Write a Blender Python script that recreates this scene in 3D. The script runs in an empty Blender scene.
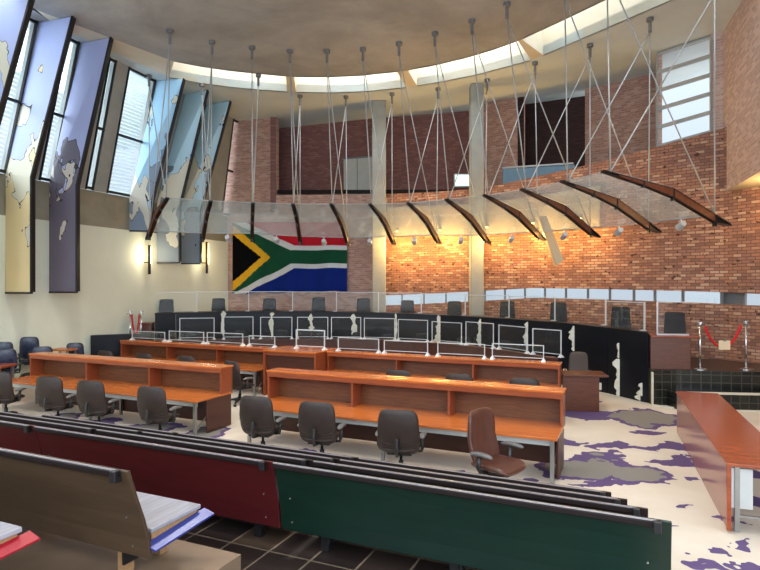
import bpy, math, random
from mathutils import Vector, Matrix
random.seed(7)
S = bpy.context.scene
C = S.collection
F = 570.0; HY = 285.0; CH = 3.1
V = Vector

def at(px, py, Y):
    return V(((px-380)/F*Y, Y, CH-(py-HY)/F*Y))
def atz(px, py, Z):
    Y = (CH-Z)*F/(py-HY)
    return V(((px-380)/F*Y, Y, Z))
CU, SU = math.cos(math.radians(24)), math.sin(math.radians(24))
ROT = -math.radians(24)
def court(u, v, z=0.0):
    return V((u*CU+v*SU, -u*SU+v*CU, z))
def u_on_ray(px, v):
    k = (px-380)/F
    # X = kY, X*SU + Y*CU = v
    Y = v/(k*SU+CU)
    return k*Y*CU-Y*SU
def lerp(a, b, t): return a+(b-a)*t
def interp(tab, x):
    if x <= tab[0][0]: return tab[0][1]
    for (a, fa), (b, fb) in zip(tab, tab[1:]):
        if x <= b: return fa+(fb-fa)*(x-a)/(b-a)
    return tab[-1][1]
def interpx(tab, x):   # with linear extrapolation
    if x < tab[0][0]:
        (a, fa), (b, fb) = tab[0], tab[1]; return fa+(fb-fa)*(x-a)/(b-a)
    if x > tab[-1][0]:
        (a, fa), (b, fb) = tab[-2], tab[-1]; return fa+(fb-fa)*(x-a)/(b-a)
    return interp(tab, x)

# ------------------------------------------------------------------ materials
def lin(c):
    return tuple(((x/255)/12.92 if x/255 <= .04045 else (((x/255)+.055)/1.055)**2.4) for x in c)+(1,)
class NT:
    def __init__(s, name):
        s.m = bpy.data.materials.new(name); s.m.use_nodes = True
        s.t = s.m.node_tree; s.n = s.t.nodes; s.n.clear()
        s.out = s.n.new('ShaderNodeOutputMaterial')
        s.b = s.n.new('ShaderNodeBsdfPrincipled'); s.link(s.b.outputs[0], s.out.inputs[0])
    def link(s, a, b): s.t.links.new(a, b)
    def new(s, k, **kw):
        nd = s.n.new(k)
        for a, v in kw.items(): setattr(nd, a, v)
        return nd
    def val(s, nd, i, v):
        if hasattr(v, 'is_linked') or hasattr(v, 'links'): s.link(v, nd.inputs[i])
        else: nd.inputs[i].default_value = v
    def math(s, op, a, b=0.0, clamp=False):
        nd = s.new('ShaderNodeMath', operation=op, use_clamp=clamp); s.val(nd, 0, a); s.val(nd, 1, b); return nd.outputs[0]
    def mix(s, f, a, b, mode='MIX'):
        nd = s.new('ShaderNodeMix', data_type='RGBA', blend_type=mode); s.val(nd, 0, f); s.val(nd, 6, a); s.val(nd, 7, b); return nd.outputs[2]
    def coord(s, k='Object'): return s.new('ShaderNodeTexCoord').outputs[k]
    def map(s, vec, scale=(1,1,1), loc=(0,0,0), rot=(0,0,0)):
        nd = s.new('ShaderNodeMapping'); s.link(vec, nd.inputs[0]); nd.inputs[1].default_value = loc; nd.inputs[2].default_value = rot; nd.inputs[3].default_value = scale; return nd.outputs[0]
    def noise(s, vec, scale, detail=3, rough=.5, dist=0.0):
        nd = s.new('ShaderNodeTexNoise'); s.link(vec, nd.inputs['Vector']); nd.inputs['Scale'].default_value = scale; nd.inputs['Detail'].default_value = detail; nd.inputs['Roughness'].default_value = rough; nd.inputs['Distortion'].default_value = dist; return nd.outputs
    def ramp(s, f, stops, const=False):
        nd = s.new('ShaderNodeValToRGB'); s.link(f, nd.inputs[0]); r = nd.color_ramp
        if const: r.interpolation = 'CONSTANT'
        while len(r.elements) < len(stops): r.elements.new(.5)
        for e, (p, c) in zip(r.elements, stops): e.position = p; e.color = c
        return nd.outputs[0]
    def bump(s, h, strength=.3, dist=.02):
        nd = s.new('ShaderNodeBump'); s.link(h, nd.inputs['Height']); nd.inputs['Strength'].default_value = strength; nd.inputs['Distance'].default_value = dist; s.link(nd.outputs[0], s.b.inputs['Normal'])
    def fin(s, col, rough=.6, metal=0.0, spec=.5):
        s.val(s.b, 'Base Color', col); s.val(s.b, 'Roughness', rough); s.val(s.b, 'Metallic', metal); s.b.inputs['Specular IOR Level'].default_value = spec
        return s.m
M = {}
def plain(name, c, rough=.5, metal=0.0, var=.12, scale=6, spec=.5, bump=0):
    n = NT(name); co = n.coord(); f = n.noise(co, scale, 3)[0]
    c = lin(c); d = tuple(x*(1-var) for x in c[:3])+(1,); e = tuple(min(1, x*(1+var)) for x in c[:3])+(1,)
    col = n.ramp(f, [(.3, d), (.7, e)])
    if bump: n.bump(n.noise(co, scale*8, 3)[0], bump, .01)
    M[name] = n.fin(col, rough, metal, spec); return M[name]
def wood(name, c1, c2, rough=.3, axis=(1.2, 14, 14), spec=.5):
    n = NT(name); co = n.map(n.coord(), axis)
    f = n.noise(co, 1.6, 6, .6, 1.2)[0]
    g = n.noise(n.map(n.coord(), (.6, .6, .6)), 1.3, 2)[0]
    col = n.ramp(f, [(.3, lin(c1)), (.7, lin(c2))])
    col = n.mix(n.math('MULTIPLY', g, .35), col, lin(c1))
    M[name] = n.fin(col, rough, 0, spec); return M[name]
def brick(name, cols, mortar, bw=.24, bh=.085, ms=.012, dark=None, bump=.5):
    n = NT(name); uv = n.coord('UV')
    dis = n.noise(uv, 3.0, 2)[1]
    w = n.new('ShaderNodeMix', data_type='VECTOR'); w.inputs[0].default_value = .012; n.link(uv, w.inputs[4]); n.link(dis, w.inputs[5])
    b = n.new('ShaderNodeTexBrick'); n.link(w.outputs[1], b.inputs['Vector'])
    b.inputs['Scale'].default_value = 1; b.inputs['Brick Width'].default_value = bw; b.inputs['Row Height'].default_value = bh
    b.inputs['Mortar Size'].default_value = ms; b.inputs['Mortar Smooth'].default_value = .2; b.inputs['Bias'].default_value = 0
    b.inputs['Color1'].default_value = (0, 0, 0, 1); b.inputs['Color2'].default_value = (1, 1, 1, 1); b.inputs['Mortar'].default_value = (.5, .5, .5, 1)
    st = [(i/(len(cols)), lin(c)) for i, c in enumerate(cols)]
    base = n.ramp(b.outputs['Color'], st, const=True)
    g = n.noise(uv, .8, 4, .6)[0]
    base = n.mix(n.math('MULTIPLY', g, .5), base, lin(cols[0]))
    fine = n.noise(uv, 30, 3, .6)[0]
    base = n.mix(n.math('MULTIPLY', fine, .35), base, lin(tuple(x*.75 for x in cols[1])))
    col = n.mix(b.outputs['Fac'], base, lin(mortar))
    if dark:
        v = n.new('ShaderNodeTexVoronoi'); n.link(n.map(uv, (1/.26, 1/.12, 1)), v.inputs['Vector']); v.inputs['Scale'].default_value = 1
        k = n.math('GREATER_THAN', n.math('MULTIPLY', n.noise(uv, 5.5, 2)[0], n.math('SUBTRACT', 1.15, v.outputs['Distance'])), dark)
        col = n.mix(n.math('MULTIPLY', k, .75), col, lin((52, 30, 24)))
    hgt = n.math('ADD', n.math('SUBTRACT', 1.0, b.outputs['Fac']), n.math('MULTIPLY', fine, .4))
    n.bump(hgt, bump, .02)
    M[name] = n.fin(col, .85, 0, .25); return M[name]
def glass(name, tint=(1,1,1), milk=.0, milkc=(220,232,235), refl=.08, rough=.03, fk=.35):
    n = NT(name); n.n.remove(n.b)
    tr = n.new('ShaderNodeBsdfTransparent'); tr.inputs[0].default_value = tint+(1,)
    gl = n.new('ShaderNodeBsdfGlossy'); gl.inputs['Roughness'].default_value = rough
    lw = n.new('ShaderNodeFresnel'); lw.inputs[0].default_value = 1.45
    f = n.math('ADD', n.math('MULTIPLY', lw.outputs[0], fk), refl*.4, True)
    mx = n.new('ShaderNodeMixShader'); n.link(f, mx.inputs[0]); n.link(tr.outputs[0], mx.inputs[1]); n.link(gl.outputs[0], mx.inputs[2])
    last = mx
    if milk:
        tl = n.new('ShaderNodeBsdfTranslucent'); tl.inputs[0].default_value = lin(milkc)
        df = n.new('ShaderNodeBsdfDiffuse'); df.inputs[0].default_value = lin(milkc)
        m0 = n.new('ShaderNodeMixShader'); m0.inputs[0].default_value = .5; n.link(tl.outputs[0], m0.inputs[1]); n.link(df.outputs[0], m0.inputs[2])
        m2 = n.new('ShaderNodeMixShader'); m2.inputs[0].default_value = milk; n.link(mx.outputs[0], m2.inputs[1]); n.link(m0.outputs[0], m2.inputs[2]); last = m2
    n.link(last.outputs[0], n.out.inputs[0]); M[name] = n.m; return n.m
def emit(name, c, st):
    n = NT(name); n.b.inputs['Emission Color'].default_value = lin(c); n.b.inputs['Emission Strength'].default_value = st
    n.fin(lin(c), .5); M[name] = n.m

brick('brick_coarse', [(150,108,92),(170,122,102),(192,148,124),(158,116,104),(208,172,146),(176,124,100),(130,94,82)], (108,84,72), .25, .092, .011, dark=.53, bump=.9)
brick('brick_pale', [(190,158,146),(204,172,158),(218,188,174),(196,166,156),(226,200,188)], (200,182,172), .24, .086, .010)
brick('brick_fine', [(168,122,108),(186,138,122),(202,156,138),(176,132,120),(210,170,152)], (172,152,140), .24, .086, .012)
brick('brick_purple', [(130,86,82),(144,98,92),(160,112,104),(136,92,90)], (112,88,84), .24, .086, .012)
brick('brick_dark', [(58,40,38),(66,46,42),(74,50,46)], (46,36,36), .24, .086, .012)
def mk_concrete(name, c1, c2, sc=.35):
    n = NT(name); co = n.coord()
    f = n.noise(co, sc, 8, .62, .4)[0]; g = n.noise(co, 7, 4)[0]
    col = n.ramp(f, [(.32, lin(c1)), (.68, lin(c2))])
    col = n.mix(n.math('MULTIPLY', g, .3), col, lin(c1))
    n.bump(g, .08, .01); M[name] = n.fin(col, .8, 0, .3)
mk_concrete('ceiling_concrete', (136,136,133), (180,180,177))
mk_concrete('rear_concrete', (196,206,206), (216,224,222))
mk_concrete('concrete', (134,138,136), (158,162,158), .8)
mk_concrete('band_concrete', (126,122,108), (150,146,130), .8)
mk_concrete('plaster', (206,212,196), (220,225,210), .5)
mk_concrete('skylight_plaster', (206,196,172), (222,212,190), .5)
mk_concrete('beige_plaster', (164,152,130), (180,168,146), .7)
wood('desk_wood', (154,80,36), (204,114,52), .22)
wood('shelf_inner_shade', (80,44,25), (116,70,40), .4)  # darker copy of the desk wood, recess shade put into the colour
wood('red_wood', (120,54,32), (158,78,46), .2, (1, 5, 5))
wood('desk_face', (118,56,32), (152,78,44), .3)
wood('dark_wood', (58,30,22), (82,44,32), .35)
wood('wing_wood', (72,36,24), (104,58,38), .35)
wood('dark_ply', (26,15,14), (36,21,19), .4, (1, 8, 8), .3)
wood('khaki_ply', (62,47,34), (78,60,44), .45, (1, 8, 8), .3)
wood('seat_wood', (140,104,70), (176,138,98), .5)
wood('pale_wood', (128,124,130), (166,164,172), .4, (12, 1.0, 8))
wood('maroon_ply', (58,14,17), (72,19,22), .28, (1, 6, 6))
wood('green_ply', (8,29,22), (12,38,29), .28, (1, 6, 6))
wood('bracket_wood', (92,46,28), (134,74,46), .4, (6, 6, 6))
plain('floor_reflection_pink', (150,96,88), .18, var=.06)  # pinkish reflection of the floor put into the panel colour
plain('steel', (150,150,148), .35, .8, .05)
plain('chrome', (200,200,200), .2, .9, .03)
plain('grey_metal', (120,122,124), .45, .5, .05)
plain('black_metal', (26,24,26), .4, .2, .1)
plain('dark_rail', (24,15,14), .55, 0, .15, spec=.2)
plain('highlight_silver', (176,166,168), .35, .4, .05)
plain('white_metal', (196,198,200), .35, .1, .03)
plain('blue_metal', (50,58,120), .3, .1, .05)
plain('red_metal', (150,26,40), .3, .1, .05)
plain('leather', (46,35,31), .45, 0, .2, 9, bump=.2, spec=.35)
plain('brown_leather', (76,44,34), .32, 0, .2, 9, bump=.2)
plain('black_leather', (24,24,28), .5, 0, .2, 9, bump=.15, spec=.25)
plain('blue_leather', (36,42,62), .25, 0, .6, 9, bump=.4)
plain('mesh_brown', (64,50,42), .6, 0, .3, 40, bump=.3)
plain('plastic', (30,29,30), .4, 0, .1)
plain('arm_grey', (92,90,90), .4, 0, .1)
plain('navy_slab', (14,17,25), .3, 0, .25, 2, spec=.3)
plain('slab_top', (16,16,19), .35, 0, .1, spec=.3)
plain('hide_white', (214,210,194), .7, 0, .06)
plain('rope_red', (190,20,28), .8, 0, .1, 30)
plain('card', (214,194,160), .7, 0, .03)
plain('cloth_white', (196,196,196), .9, 0, .03, spec=.1)
plain('cloth_red', (170,26,40), .9, 0, .05, spec=.1)
plain('cloth_green', (22,70,48), .9, 0, .05, spec=.1)
plain('cloth_blue', (16,36,108), .9, 0, .05, spec=.1)
plain('cloth_gold', (206,156,36), .9, 0, .05, spec=.1)
plain('cloth_black', (10,10,12), .95, 0, .05, spec=.05)
plain('door_panel', (186,186,180), .6, 0, .04)
plain('reflected_sky_blue', (104,134,152), .5, 0, .08)  # blue of sky reflected in glass, painted onto a board
plain('tan_stone', (120,98,78), .55, 0, .15, 3)
plain('brown_floor', (46,33,27), .3, 0, .25, 2)
plain('nosing', (196,188,168), .5, 0, .05)
_n = NT('slat_white'); _n.n.remove(_n.b); _a = _n.new('ShaderNodeBsdfTranslucent'); _a.inputs[0].default_value = lin((232,240,244)); _b = _n.new('ShaderNodeBsdfDiffuse'); _b.inputs[0].default_value = lin((232,240,244))
_x = _n.new('ShaderNodeMixShader'); _x.inputs[0].default_value = .4; _n.link(_a.outputs[0], _x.inputs[1]); _n.link(_b.outputs[0], _x.inputs[2]); _n.link(_x.outputs[0], _n.out.inputs[0]); M['slat_white'] = _n.m
plain('light_steel', (176,178,178), .4, .3, .03)
plain('paper', (198,206,220), .6, 0, .08, 4)
glass('canopy_glass', (.97,1,1), .24, (228,240,240), .05, .08, .22)
glass('clear_pane', (.98,.99,.99), .012, (225,235,235), .01, .03, .18)
glass('window_glass', (.93,.97,1.0), 0, refl=.05)
emit('lamp_warm', (255,226,160), 9)
emit('lamp_gold', (255,196,110), 14)

def tile_mat(name, base, joint, w, h, rough=.25, ms=.012):
    n = NT(name); co = n.coord('UV')
    b = n.new('ShaderNodeTexBrick'); b.offset = 0; n.link(co, b.inputs['Vector']); b.inputs['Scale'].default_value = 1
    b.inputs['Brick Width'].default_value = w; b.inputs['Row Height'].default_value = h; b.inputs['Mortar Size'].default_value = ms
    b.inputs['Color1'].default_value = (0,0,0,1); b.inputs['Color2'].default_value = (1,1,1,1)
    c = n.ramp(b.outputs['Color'], [(0, lin(base[0])), (.4, lin(base[1])), (.8, lin(base[2]))], const=True)
    M[name] = n.fin(n.mix(b.outputs['Fac'], c, lin(joint)), rough)
tile_mat('black_tile', [(14,16,14),(20,22,18),(28,30,24)], (56,56,48), .24, .2)
tile_mat('slate_tile', [(38,30,28),(48,38,34),(66,52,42)], (120,104,88), .42, .42, .35, .010)

# carpet with islands of purple and grey at their measured places
def mk_carpet():
    n = NT('carpet'); co = n.coord('Object')
    d = n.noise(n.map(co, (1, 1, 1)), 1.5, 3.2, .55)[1]
    off = n.new('ShaderNodeVectorMath', operation='SUBTRACT'); n.link(d, off.inputs[0]); off.inputs[1].default_value = (.5, .5, .5)
    sc = n.new('ShaderNodeVectorMath', operation='SCALE'); n.link(off.outputs[0], sc.inputs[0]); sc.inputs['Scale'].default_value = 1.3
    ad = n.new('ShaderNodeVectorMath', operation='ADD'); n.link(co, ad.inputs[0]); n.link(sc.outputs[0], ad.inputs[1])
    isl = [(586,468,52,13,1),(645,476,30,10,1),(645,418,38,9,1),(583,414,26,7,0),(612,446,32,3.5,0),(668,448,26,3.5,0),(672,460,30,3.5,0),
           (648,432,18,3,0),(716,551,14,6,0),(742,545,8,5,0),(712,569,26,8,1),(756,566,18,8,0),(690,507,14,3,0),(664,521,14,3,0),(610,484,45,3,0),
           (600,455,22,5,1),(205,433,24,6,1),(150,428,28,5,1),(300,458,30,7,1),(350,466,20,5,1),(520,486,30,7,1),(450,476,22,6,1),(60,418,24,5,1),(100,423,18,4,0),
           (745,500,24,5,1),(752,475,18,4,0),(735,520,15,4,0),(575,400,22,4,0),(270,425,20,4,0),(745,440,14,3,0),(560,440,20,3,0),(700,480,10,2.5,0)]
    fac = None; big = None
    for (px, py, rx, ry, g) in isl:
        c = atz(px, py, 0); Rx = rx/F*c.y; Ry = (c.y**2)/(CH*F)*ry
        mp = n.new('ShaderNodeVectorMath', operation='SUBTRACT'); n.link(ad.outputs[0], mp.inputs[0]); mp.inputs[1].default_value = (c.x, c.y, 0)
        m2 = n.new('ShaderNodeVectorMath', operation='MULTIPLY'); n.link(mp.outputs[0], m2.inputs[0]); m2.inputs[1].default_value = (1/Rx, 1/Ry, 0)
        ln = n.new('ShaderNodeVectorMath', operation='LENGTH'); n.link(m2.outputs[0], ln.inputs[0])
        dd = n.math('MULTIPLY', n.math('SUBTRACT', 1.0, ln.outputs['Value']), min(Rx, Ry)*2)
        fac = dd if fac is None else n.math('MAXIMUM', fac, dd)
        if g: big = dd if big is None else n.math('MAXIMUM', big, dd)
    base = n.ramp(n.noise(co, .9, 4)[0], [(.3, lin((190,178,162))), (.7, lin((208,198,184)))])
    fz = n.noise(co, 60, 2)[0]
    base = n.mix(n.math('MULTIPLY', fz, .25), base, lin((180,168,150)))
    col = n.mix(n.math('GREATER_THAN', fac, 0.0), base, lin((90,74,110)))
    col = n.mix(n.math('GREATER_THAN', big, 0.30), col, lin((124,120,114)))
    M['carpet'] = n.fin(col, .95, 0, .1)
mk_carpet()

# painted panels: fields of colour with dark outlines like a map
def map_mat(name, top, cream, low, seed, z0=6.0, soft=1.2):
    n = NT(name); co = n.coord('Object')
    sep = n.new('ShaderNodeSeparateXYZ'); n.link(co, sep.inputs[0])
    f = n.noise(n.map(co, (1.25, .35, .7), (seed, seed*1.7, 0)), 1.0, 3, .45, .4)[0]
    hi = n.math('MULTIPLY', n.math('SUBTRACT', sep.outputs[2], z0), .062*soft)
    a = n.math('ADD', f, hi)
    g = n.noise(n.map(co, (1.3, .35, .75), (seed*2.3, 5, 3)), 1.1, 3, .45, .3)[0]
    b = n.math('SUBTRACT', g, hi)
    fa = n.math('GREATER_THAN', a, .55); fb = n.math('GREATER_THAN', b, .58)
    col = n.mix(fa, lin(cream), lin(top)); col = n.mix(fb, col, lin(low))
    ea = n.math('LESS_THAN', n.math('ABSOLUTE', n.math('SUBTRACT', a, .55)), .0035)
    eb = n.math('LESS_THAN', n.math('ABSOLUTE', n.math('SUBTRACT', b, .58)), .0035)
    col = n.mix(n.math('MAXIMUM', ea, eb), col, lin((50,46,52)))
    M[name] = n.fin(col, .6, 0, .3)
map_mat('panel_lilac', (168,178,214), (200,196,176), (214,196,150), 1.0, 7.0)
map_mat('panel_lilac_grey', (166,174,214), (200,192,178), (104,98,112), 4.2, 6.9, 1.6)
map_mat('panel_sky', (160,200,226), (206,204,190), (128,146,164), 8.1, 6.9)
map_mat('panel_pale_sky', (182,216,232), (212,208,190), (130,142,152), 12.4, 6.7)

# ------------------------------------------------------------------ mesh helpers
class MB:
    def __init__(s): s.v = []; s.f = []; s.mi = []; s.uv = {}
    def add(s, vs, fs, mi=0):
        o = len(s.v); s.v += [tuple(v) for v in vs]
        for f in fs: s.f.append(tuple(i+o for i in f)); s.mi.append(mi)
        return s
    def box(s, x0, x1, y0, y1, z0, z1, mi=0, T=None):
        vs = [V((x, y, z)) for z in (z0, z1) for y in (y0, y1) for x in (x0, x1)]
        if T: vs = [T(v) for v in vs]
        return s.add(vs, [(0,2,3,1),(4,5,7,6),(0,1,5,4),(2,6,7,3),(0,4,6,2),(1,3,7,5)], mi)
    def hexa(s, b, t, mi=0):   # bottom 4 (ccw), top 4
        return s.add(list(b)+list(t), [(3,2,1,0),(4,5,6,7),(0,1,5,4),(1,2,6,5),(2,3,7,6),(3,0,4,7)], mi)
    def bar(s, p0, p1, w, h, mi=0, up=V((0,0,1))):
        p0, p1 = V(p0), V(p1); d = (p1-p0).normalized(); a = d.cross(up)
        if a.length < 1e-4: a = d.cross(V((0,1,0)))
        a.normalize(); b = a.cross(d).normalized(); a = a*w/2; b = b*h/2
        return s.hexa([p0-a-b, p0+a-b, p0+a+b, p0-a+b], [p1-a-b, p1+a-b, p1+a+b, p1-a+b], mi)
    def tube(s, pts, r, n=8, mi=0, closed=False):
        pts = [V(p) for p in pts]; rs = r if isinstance(r, (list, tuple)) else [r]*len(pts)
        o = len(s.v); ref = None
        for i, p in enumerate(pts):
            a = pts[max(i-1, 0)]; b = pts[min(i+1, len(pts)-1)]; d = (b-a).normalized()
            if ref is None:
                ref = d.cross(V((0,0,1)))
                if ref.length < .05: ref = d.cross(V((1,0,0)))
            x = (ref-d*ref.dot(d)).normalized(); ref = x; y = d.cross(x)
            for k in range(n):
                t = 2*math.pi*k/n; s.v.append(tuple(p+x*math.cos(t)*rs[i]+y*math.sin(t)*rs[i]))
        for i in range(len(pts)-1):
            for k in range(n):
                k2 = (k+1) % n; s.f.append((o+i*n+k, o+i*n+k2, o+(i+1)*n+k2, o+(i+1)*n+k)); s.mi.append(mi)
        s.f.append(tuple(o+k for k in range(n))[::-1]); s.mi.append(mi)
        s.f.append(tuple(o+(len(pts)-1)*n+k for k in range(n))); s.mi.append(mi)
        return s
    def lathe(s, prof, c=(0,0,0), n=16, mi=0):
        o = len(s.v)
        for r, z in prof:
            for k in range(n):
                t = 2*math.pi*k/n; s.v.append((c[0]+r*math.cos(t), c[1]+r*math.sin(t), c[2]+z))
        for i in range(len(prof)-1):
            for k in range(n):
                k2 = (k+1) % n; s.f.append((o+i*n+k, o+i*n+k2, o+(i+1)*n+k2, o+(i+1)*n+k)); s.mi.append(mi)
        s.f.append(tuple(o+k for k in range(n))[::-1]); s.mi.append(mi)
        s.f.append(tuple(o+(len(prof)-1)*n+k for k in range(n))); s.mi.append(mi)
        return s
    def pad(s, w, h, t, fn, p=4.5, na=28, nr=6, mi=0):
        # rounded cushion; local (a,b,c) -> fn -> 3d
        o = len(s.v); rho = [0.35, .62, .82, .93, .985, 1.0][:nr]
        def pt(r, th, sgn):
            ca, sa = math.cos(th), math.sin(th)
            x = r*w/2*math.copysign(abs(ca)**(2/p), ca); y = r*h/2*math.copysign(abs(sa)**(2/p), sa)
            z = sgn*t/2*max(0, 1-r**6)**.5
            return fn(x, y, z)
        for sgn in (1, -1):
            b = len(s.v); s.v.append(tuple(fn(0, 0, sgn*t/2)))
            for r in rho:
                for k in range(na): s.v.append(tuple(pt(r, 2*math.pi*k/na, sgn)))
            for k in range(na):
                k2 = (k+1) % na; f = (b, b+1+k, b+1+k2); s.f.append(f if sgn > 0 else f[::-1]); s.mi.append(mi)
            for i in range(len(rho)-1):
                for k in range(na):
                    k2 = (k+1) % na; f = (b+1+i*na+k, b+1+(i+1)*na+k, b+1+(i+1)*na+k2, b+1+i*na+k2); s.f.append(f if sgn > 0 else f[::-1]); s.mi.append(mi)
        return s
    def build(s, name, mats, parent=None, smooth=False, bevel=0, weld=False):
        me = bpy.data.meshes.new(name); me.from_pydata(s.v, [], s.f)
        for m in (mats if isinstance(mats, (list, tuple)) else [mats]): me.materials.append(M[m] if isinstance(m, str) else m)
        me.polygons.foreach_set('material_index', s.mi)
        if smooth: me.polygons.foreach_set('use_smooth', [True]*len(me.polygons))
        me.update()
        o = bpy.data.objects.new(name, me); C.objects.link(o)
        if parent: o.parent = parent
        if weld:
            w = o.modifiers.new('w', 'WELD'); w.merge_threshold = .0005
        if bevel:
            b = o.modifiers.new('b', 'BEVEL'); b.width = bevel; b.segments = 2; b.limit_method = 'ANGLE'
        return o
def strip(name, quads, mat, kind='structure', parent=None, thick=0):
    """quads: list of (p00,p10,p11,p01, u0,u1) wall quads; uv metres"""
    me = bpy.data.meshes.new(name); vs = []; fs = []; uvs = []
    for q in quads:
        o = len(vs); vs += [tuple(p) for p in q[:4]]; fs.append((o, o+1, o+2, o+3)); u0, u1 = q[4], q[5]
        uvs += [(u0, q[0].z), (u1, q[1].z), (u1, q[2].z), (u0, q[3].z)]
    me.from_pydata(vs, [], fs); me.materials.append(M[mat])
    uvl = me.uv_layers.new(name='UVMap')
    for i, u in enumerate(uvs): uvl.data[i].uv = u
    o = bpy.data.objects.new(name, me); C.objects.link(o)
    if kind: o['kind'] = kind
    if parent: o.parent = parent
    if thick:
        w = o.modifiers.new('w', 'WELD'); w.merge_threshold = .001
        md = o.modifiers.new('s', 'SOLIDIFY'); md.thickness = thick; md.offset = 1
    return o
def wall(name, pts, mat, thick=0):
    """pts: list of (x,y,zbot,ztop), left to right as the camera sees them"""
    q = []; u = 0
    for a, b in zip(pts, pts[1:]):
        L = math.hypot(b[0]-a[0], b[1]-a[1])
        q.append((V((a[0],a[1],a[2])), V((b[0],b[1],b[2])), V((b[0],b[1],b[3])), V((a[0],a[1],a[3])), u, u+L)); u += L
    return strip(name, q, mat, thick=-thick if thick else 0)
def tag(o, label, cat, group=None, kind=None):
    o['label'] = label; o['category'] = cat
    if group: o['group'] = group
    if kind: o['kind'] = kind
    return o
def thing(name, label, cat, loc=(0,0,0), rz=0, group=None):
    o = bpy.data.objects.new(name, None); C.objects.link(o); o.empty_display_size = .2
    o.location = loc; o.rotation_euler = (0, 0, rz); return tag(o, label, cat, group)
def copy_tree(o, parent=None):
    c = o.copy(); C.objects.link(c)
    if parent: c.parent = parent
    for ch in [x for x in KIDS.get(o.name, [])]: copy_tree(ch, c)
    return c
KIDS = {}
def index_kids():
    KIDS.clear()
    for o in C.objects:
        if o.parent: KIDS.setdefault(o.parent.name, []).append(o)
used = set()
def place(proto, loc, rz, label, group, scale=None, z=None):
    if proto.name not in used: used.add(proto.name); o = proto
    else: o = copy_tree(proto)
    o.location = loc; o.rotation_euler = (0, 0, rz); o['label'] = label; o['group'] = group
    if scale: o.scale = scale
    return o
def struct(o): o['kind'] = 'structure'; return o

ZC = 10.7
# ------------------------------------------------------------------ floor, gallery steps, platforms
fl = MB(); fl.add([(-16,-4,0),(16,-4,0),(16,32,0),(-16,32,0),(-16,-4,-.3),(16,-4,-.3),(16,32,-.3),(-16,32,-.3)], [(0,1,2,3),(7,6,5,4),(0,4,5,1),(1,5,6,2),(2,6,7,3),(3,7,4,0)])
struct(fl.build('floor', 'carpet'))
def uvbox(name, u0, u1, v0, v1, z0, z1, mat):
    P = lambda u, v, z: court(u, v, z)
    vs = [P(u0,v0,z0),P(u1,v0,z0),P(u1,v1,z0),P(u0,v1,z0),P(u0,v0,z1),P(u1,v0,z1),P(u1,v1,z1),P(u0,v1,z1)]
    me = bpy.data.meshes.new(name); fs = [(4,5,6,7),(0,1,5,4),(1,2,6,5),(2,3,7,6),(3,0,4,7),(3,2,1,0)]
    me.from_pydata([tuple(v) for v in vs], [], fs); me.materials.append(M[mat]); l = me.uv_layers.new(name='UVMap')
    uvt = {0:(u0,v0),1:(u1,v0),2:(u1,v1),3:(u0,v1)}
    i = 0
    for fi, f in enumerate(fs):
        for k in f:
            if fi in (0, 5): uv = uvt[k % 4]
            elif fi in (1, 3): uv = (uvt[k % 4][0], vs[k].z)
            else: uv = (uvt[k % 4][1], vs[k].z)
            l.data[i].uv = uv; i += 1
    o = bpy.data.objects.new(name, me); C.objects.link(o); o['kind'] = 'structure'; return o
GV = [1.0+.0, .75, .50, .25]
uvbox('floor_gallery_step', -12, -2.8, 2.3, 3.62, 0, 1.0, 'tan_stone')
uvbox('floor_gallery_step', -12, .12, -3, 2.28, 0, 1.25, 'slate_tile').location = (0,0,0)
uvbox('floor_gallery_step', -12, .12, 3.64, 4.72, 0, .75, 'slate_tile')
uvbox('floor_gallery_step', -2.78, .12, 2.3, 3.62, 0, .75, 'slate_tile')
uvbox('floor_gallery_step', -12, .12, 4.74, 5.60, 0, .50, 'slate_tile')
uvbox('floor_gallery_step', -12, .12, 5.62, 6.48, 0, .25, 'slate_tile')

# lower brick wall path (px, Y) and its ledge/slot heights
LW = [(200,26.8),(240,26.35),(276,25.8),(330,25.0),(378,24.3),(440,23.0),(500,21.5),(560,20.3),(592,19.6),(660,18.0),(700,17.2),(724,16.8),(760,15.9),(810,14.6),(900,12.4)]
def lwp(px, off=0.0):
    Y = interp(LW, px)-off; return V(((px-380)/F*Y, Y, 0))
def zy(py, Y): return CH-(py-HY)/F*Y
ledge = [(200,195),(276,195),(385,194.5),(480,189),(592,164),(660,146),(724,128),(760,118),(900,70)]
st_ = [(376,295.5),(400,295),(470,291.5),(531,288),(600,289),(700,291.5),(760,294),(900,300)]
sb_ = [(376,305.5),(400,305),(470,301.5),(531,298),(600,299.5),(700,303),(760,306),(900,312)]
def seg(pxs): return pxs
xs1 = [200,240,276,330,378]
pts = [(lwp(x).x, lwp(x).y, 0, zy(interp(ledge,x), lwp(x).y) if x > 276 else ZC) for x in [200,240,275.9]]
wall('wall_back', pts, 'brick_fine', .3)
pts = [(lwp(x).x, lwp(x).y, 0, zy(interp(ledge,x), lwp(x).y)) for x in [276,300,330,355,378]]
wall('wall_back_flag', pts, 'brick_fine', .3)
xs2 = [378,400,420,440,470,500,531,560,592,620,660,700,724,760,810,900]
wall('wall_back_lower', [(lwp(x).x, lwp(x).y, 0, zy(interp(sb_,x), lwp(x).y)) for x in xs2], 'brick_coarse', .3)
wall('wall_back_upper', [(lwp(x).x, lwp(x).y, zy(interp(st_,x), lwp(x).y), zy(interp(ledge,x), lwp(x).y)) for x in xs2], 'brick_coarse', .3)
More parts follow.
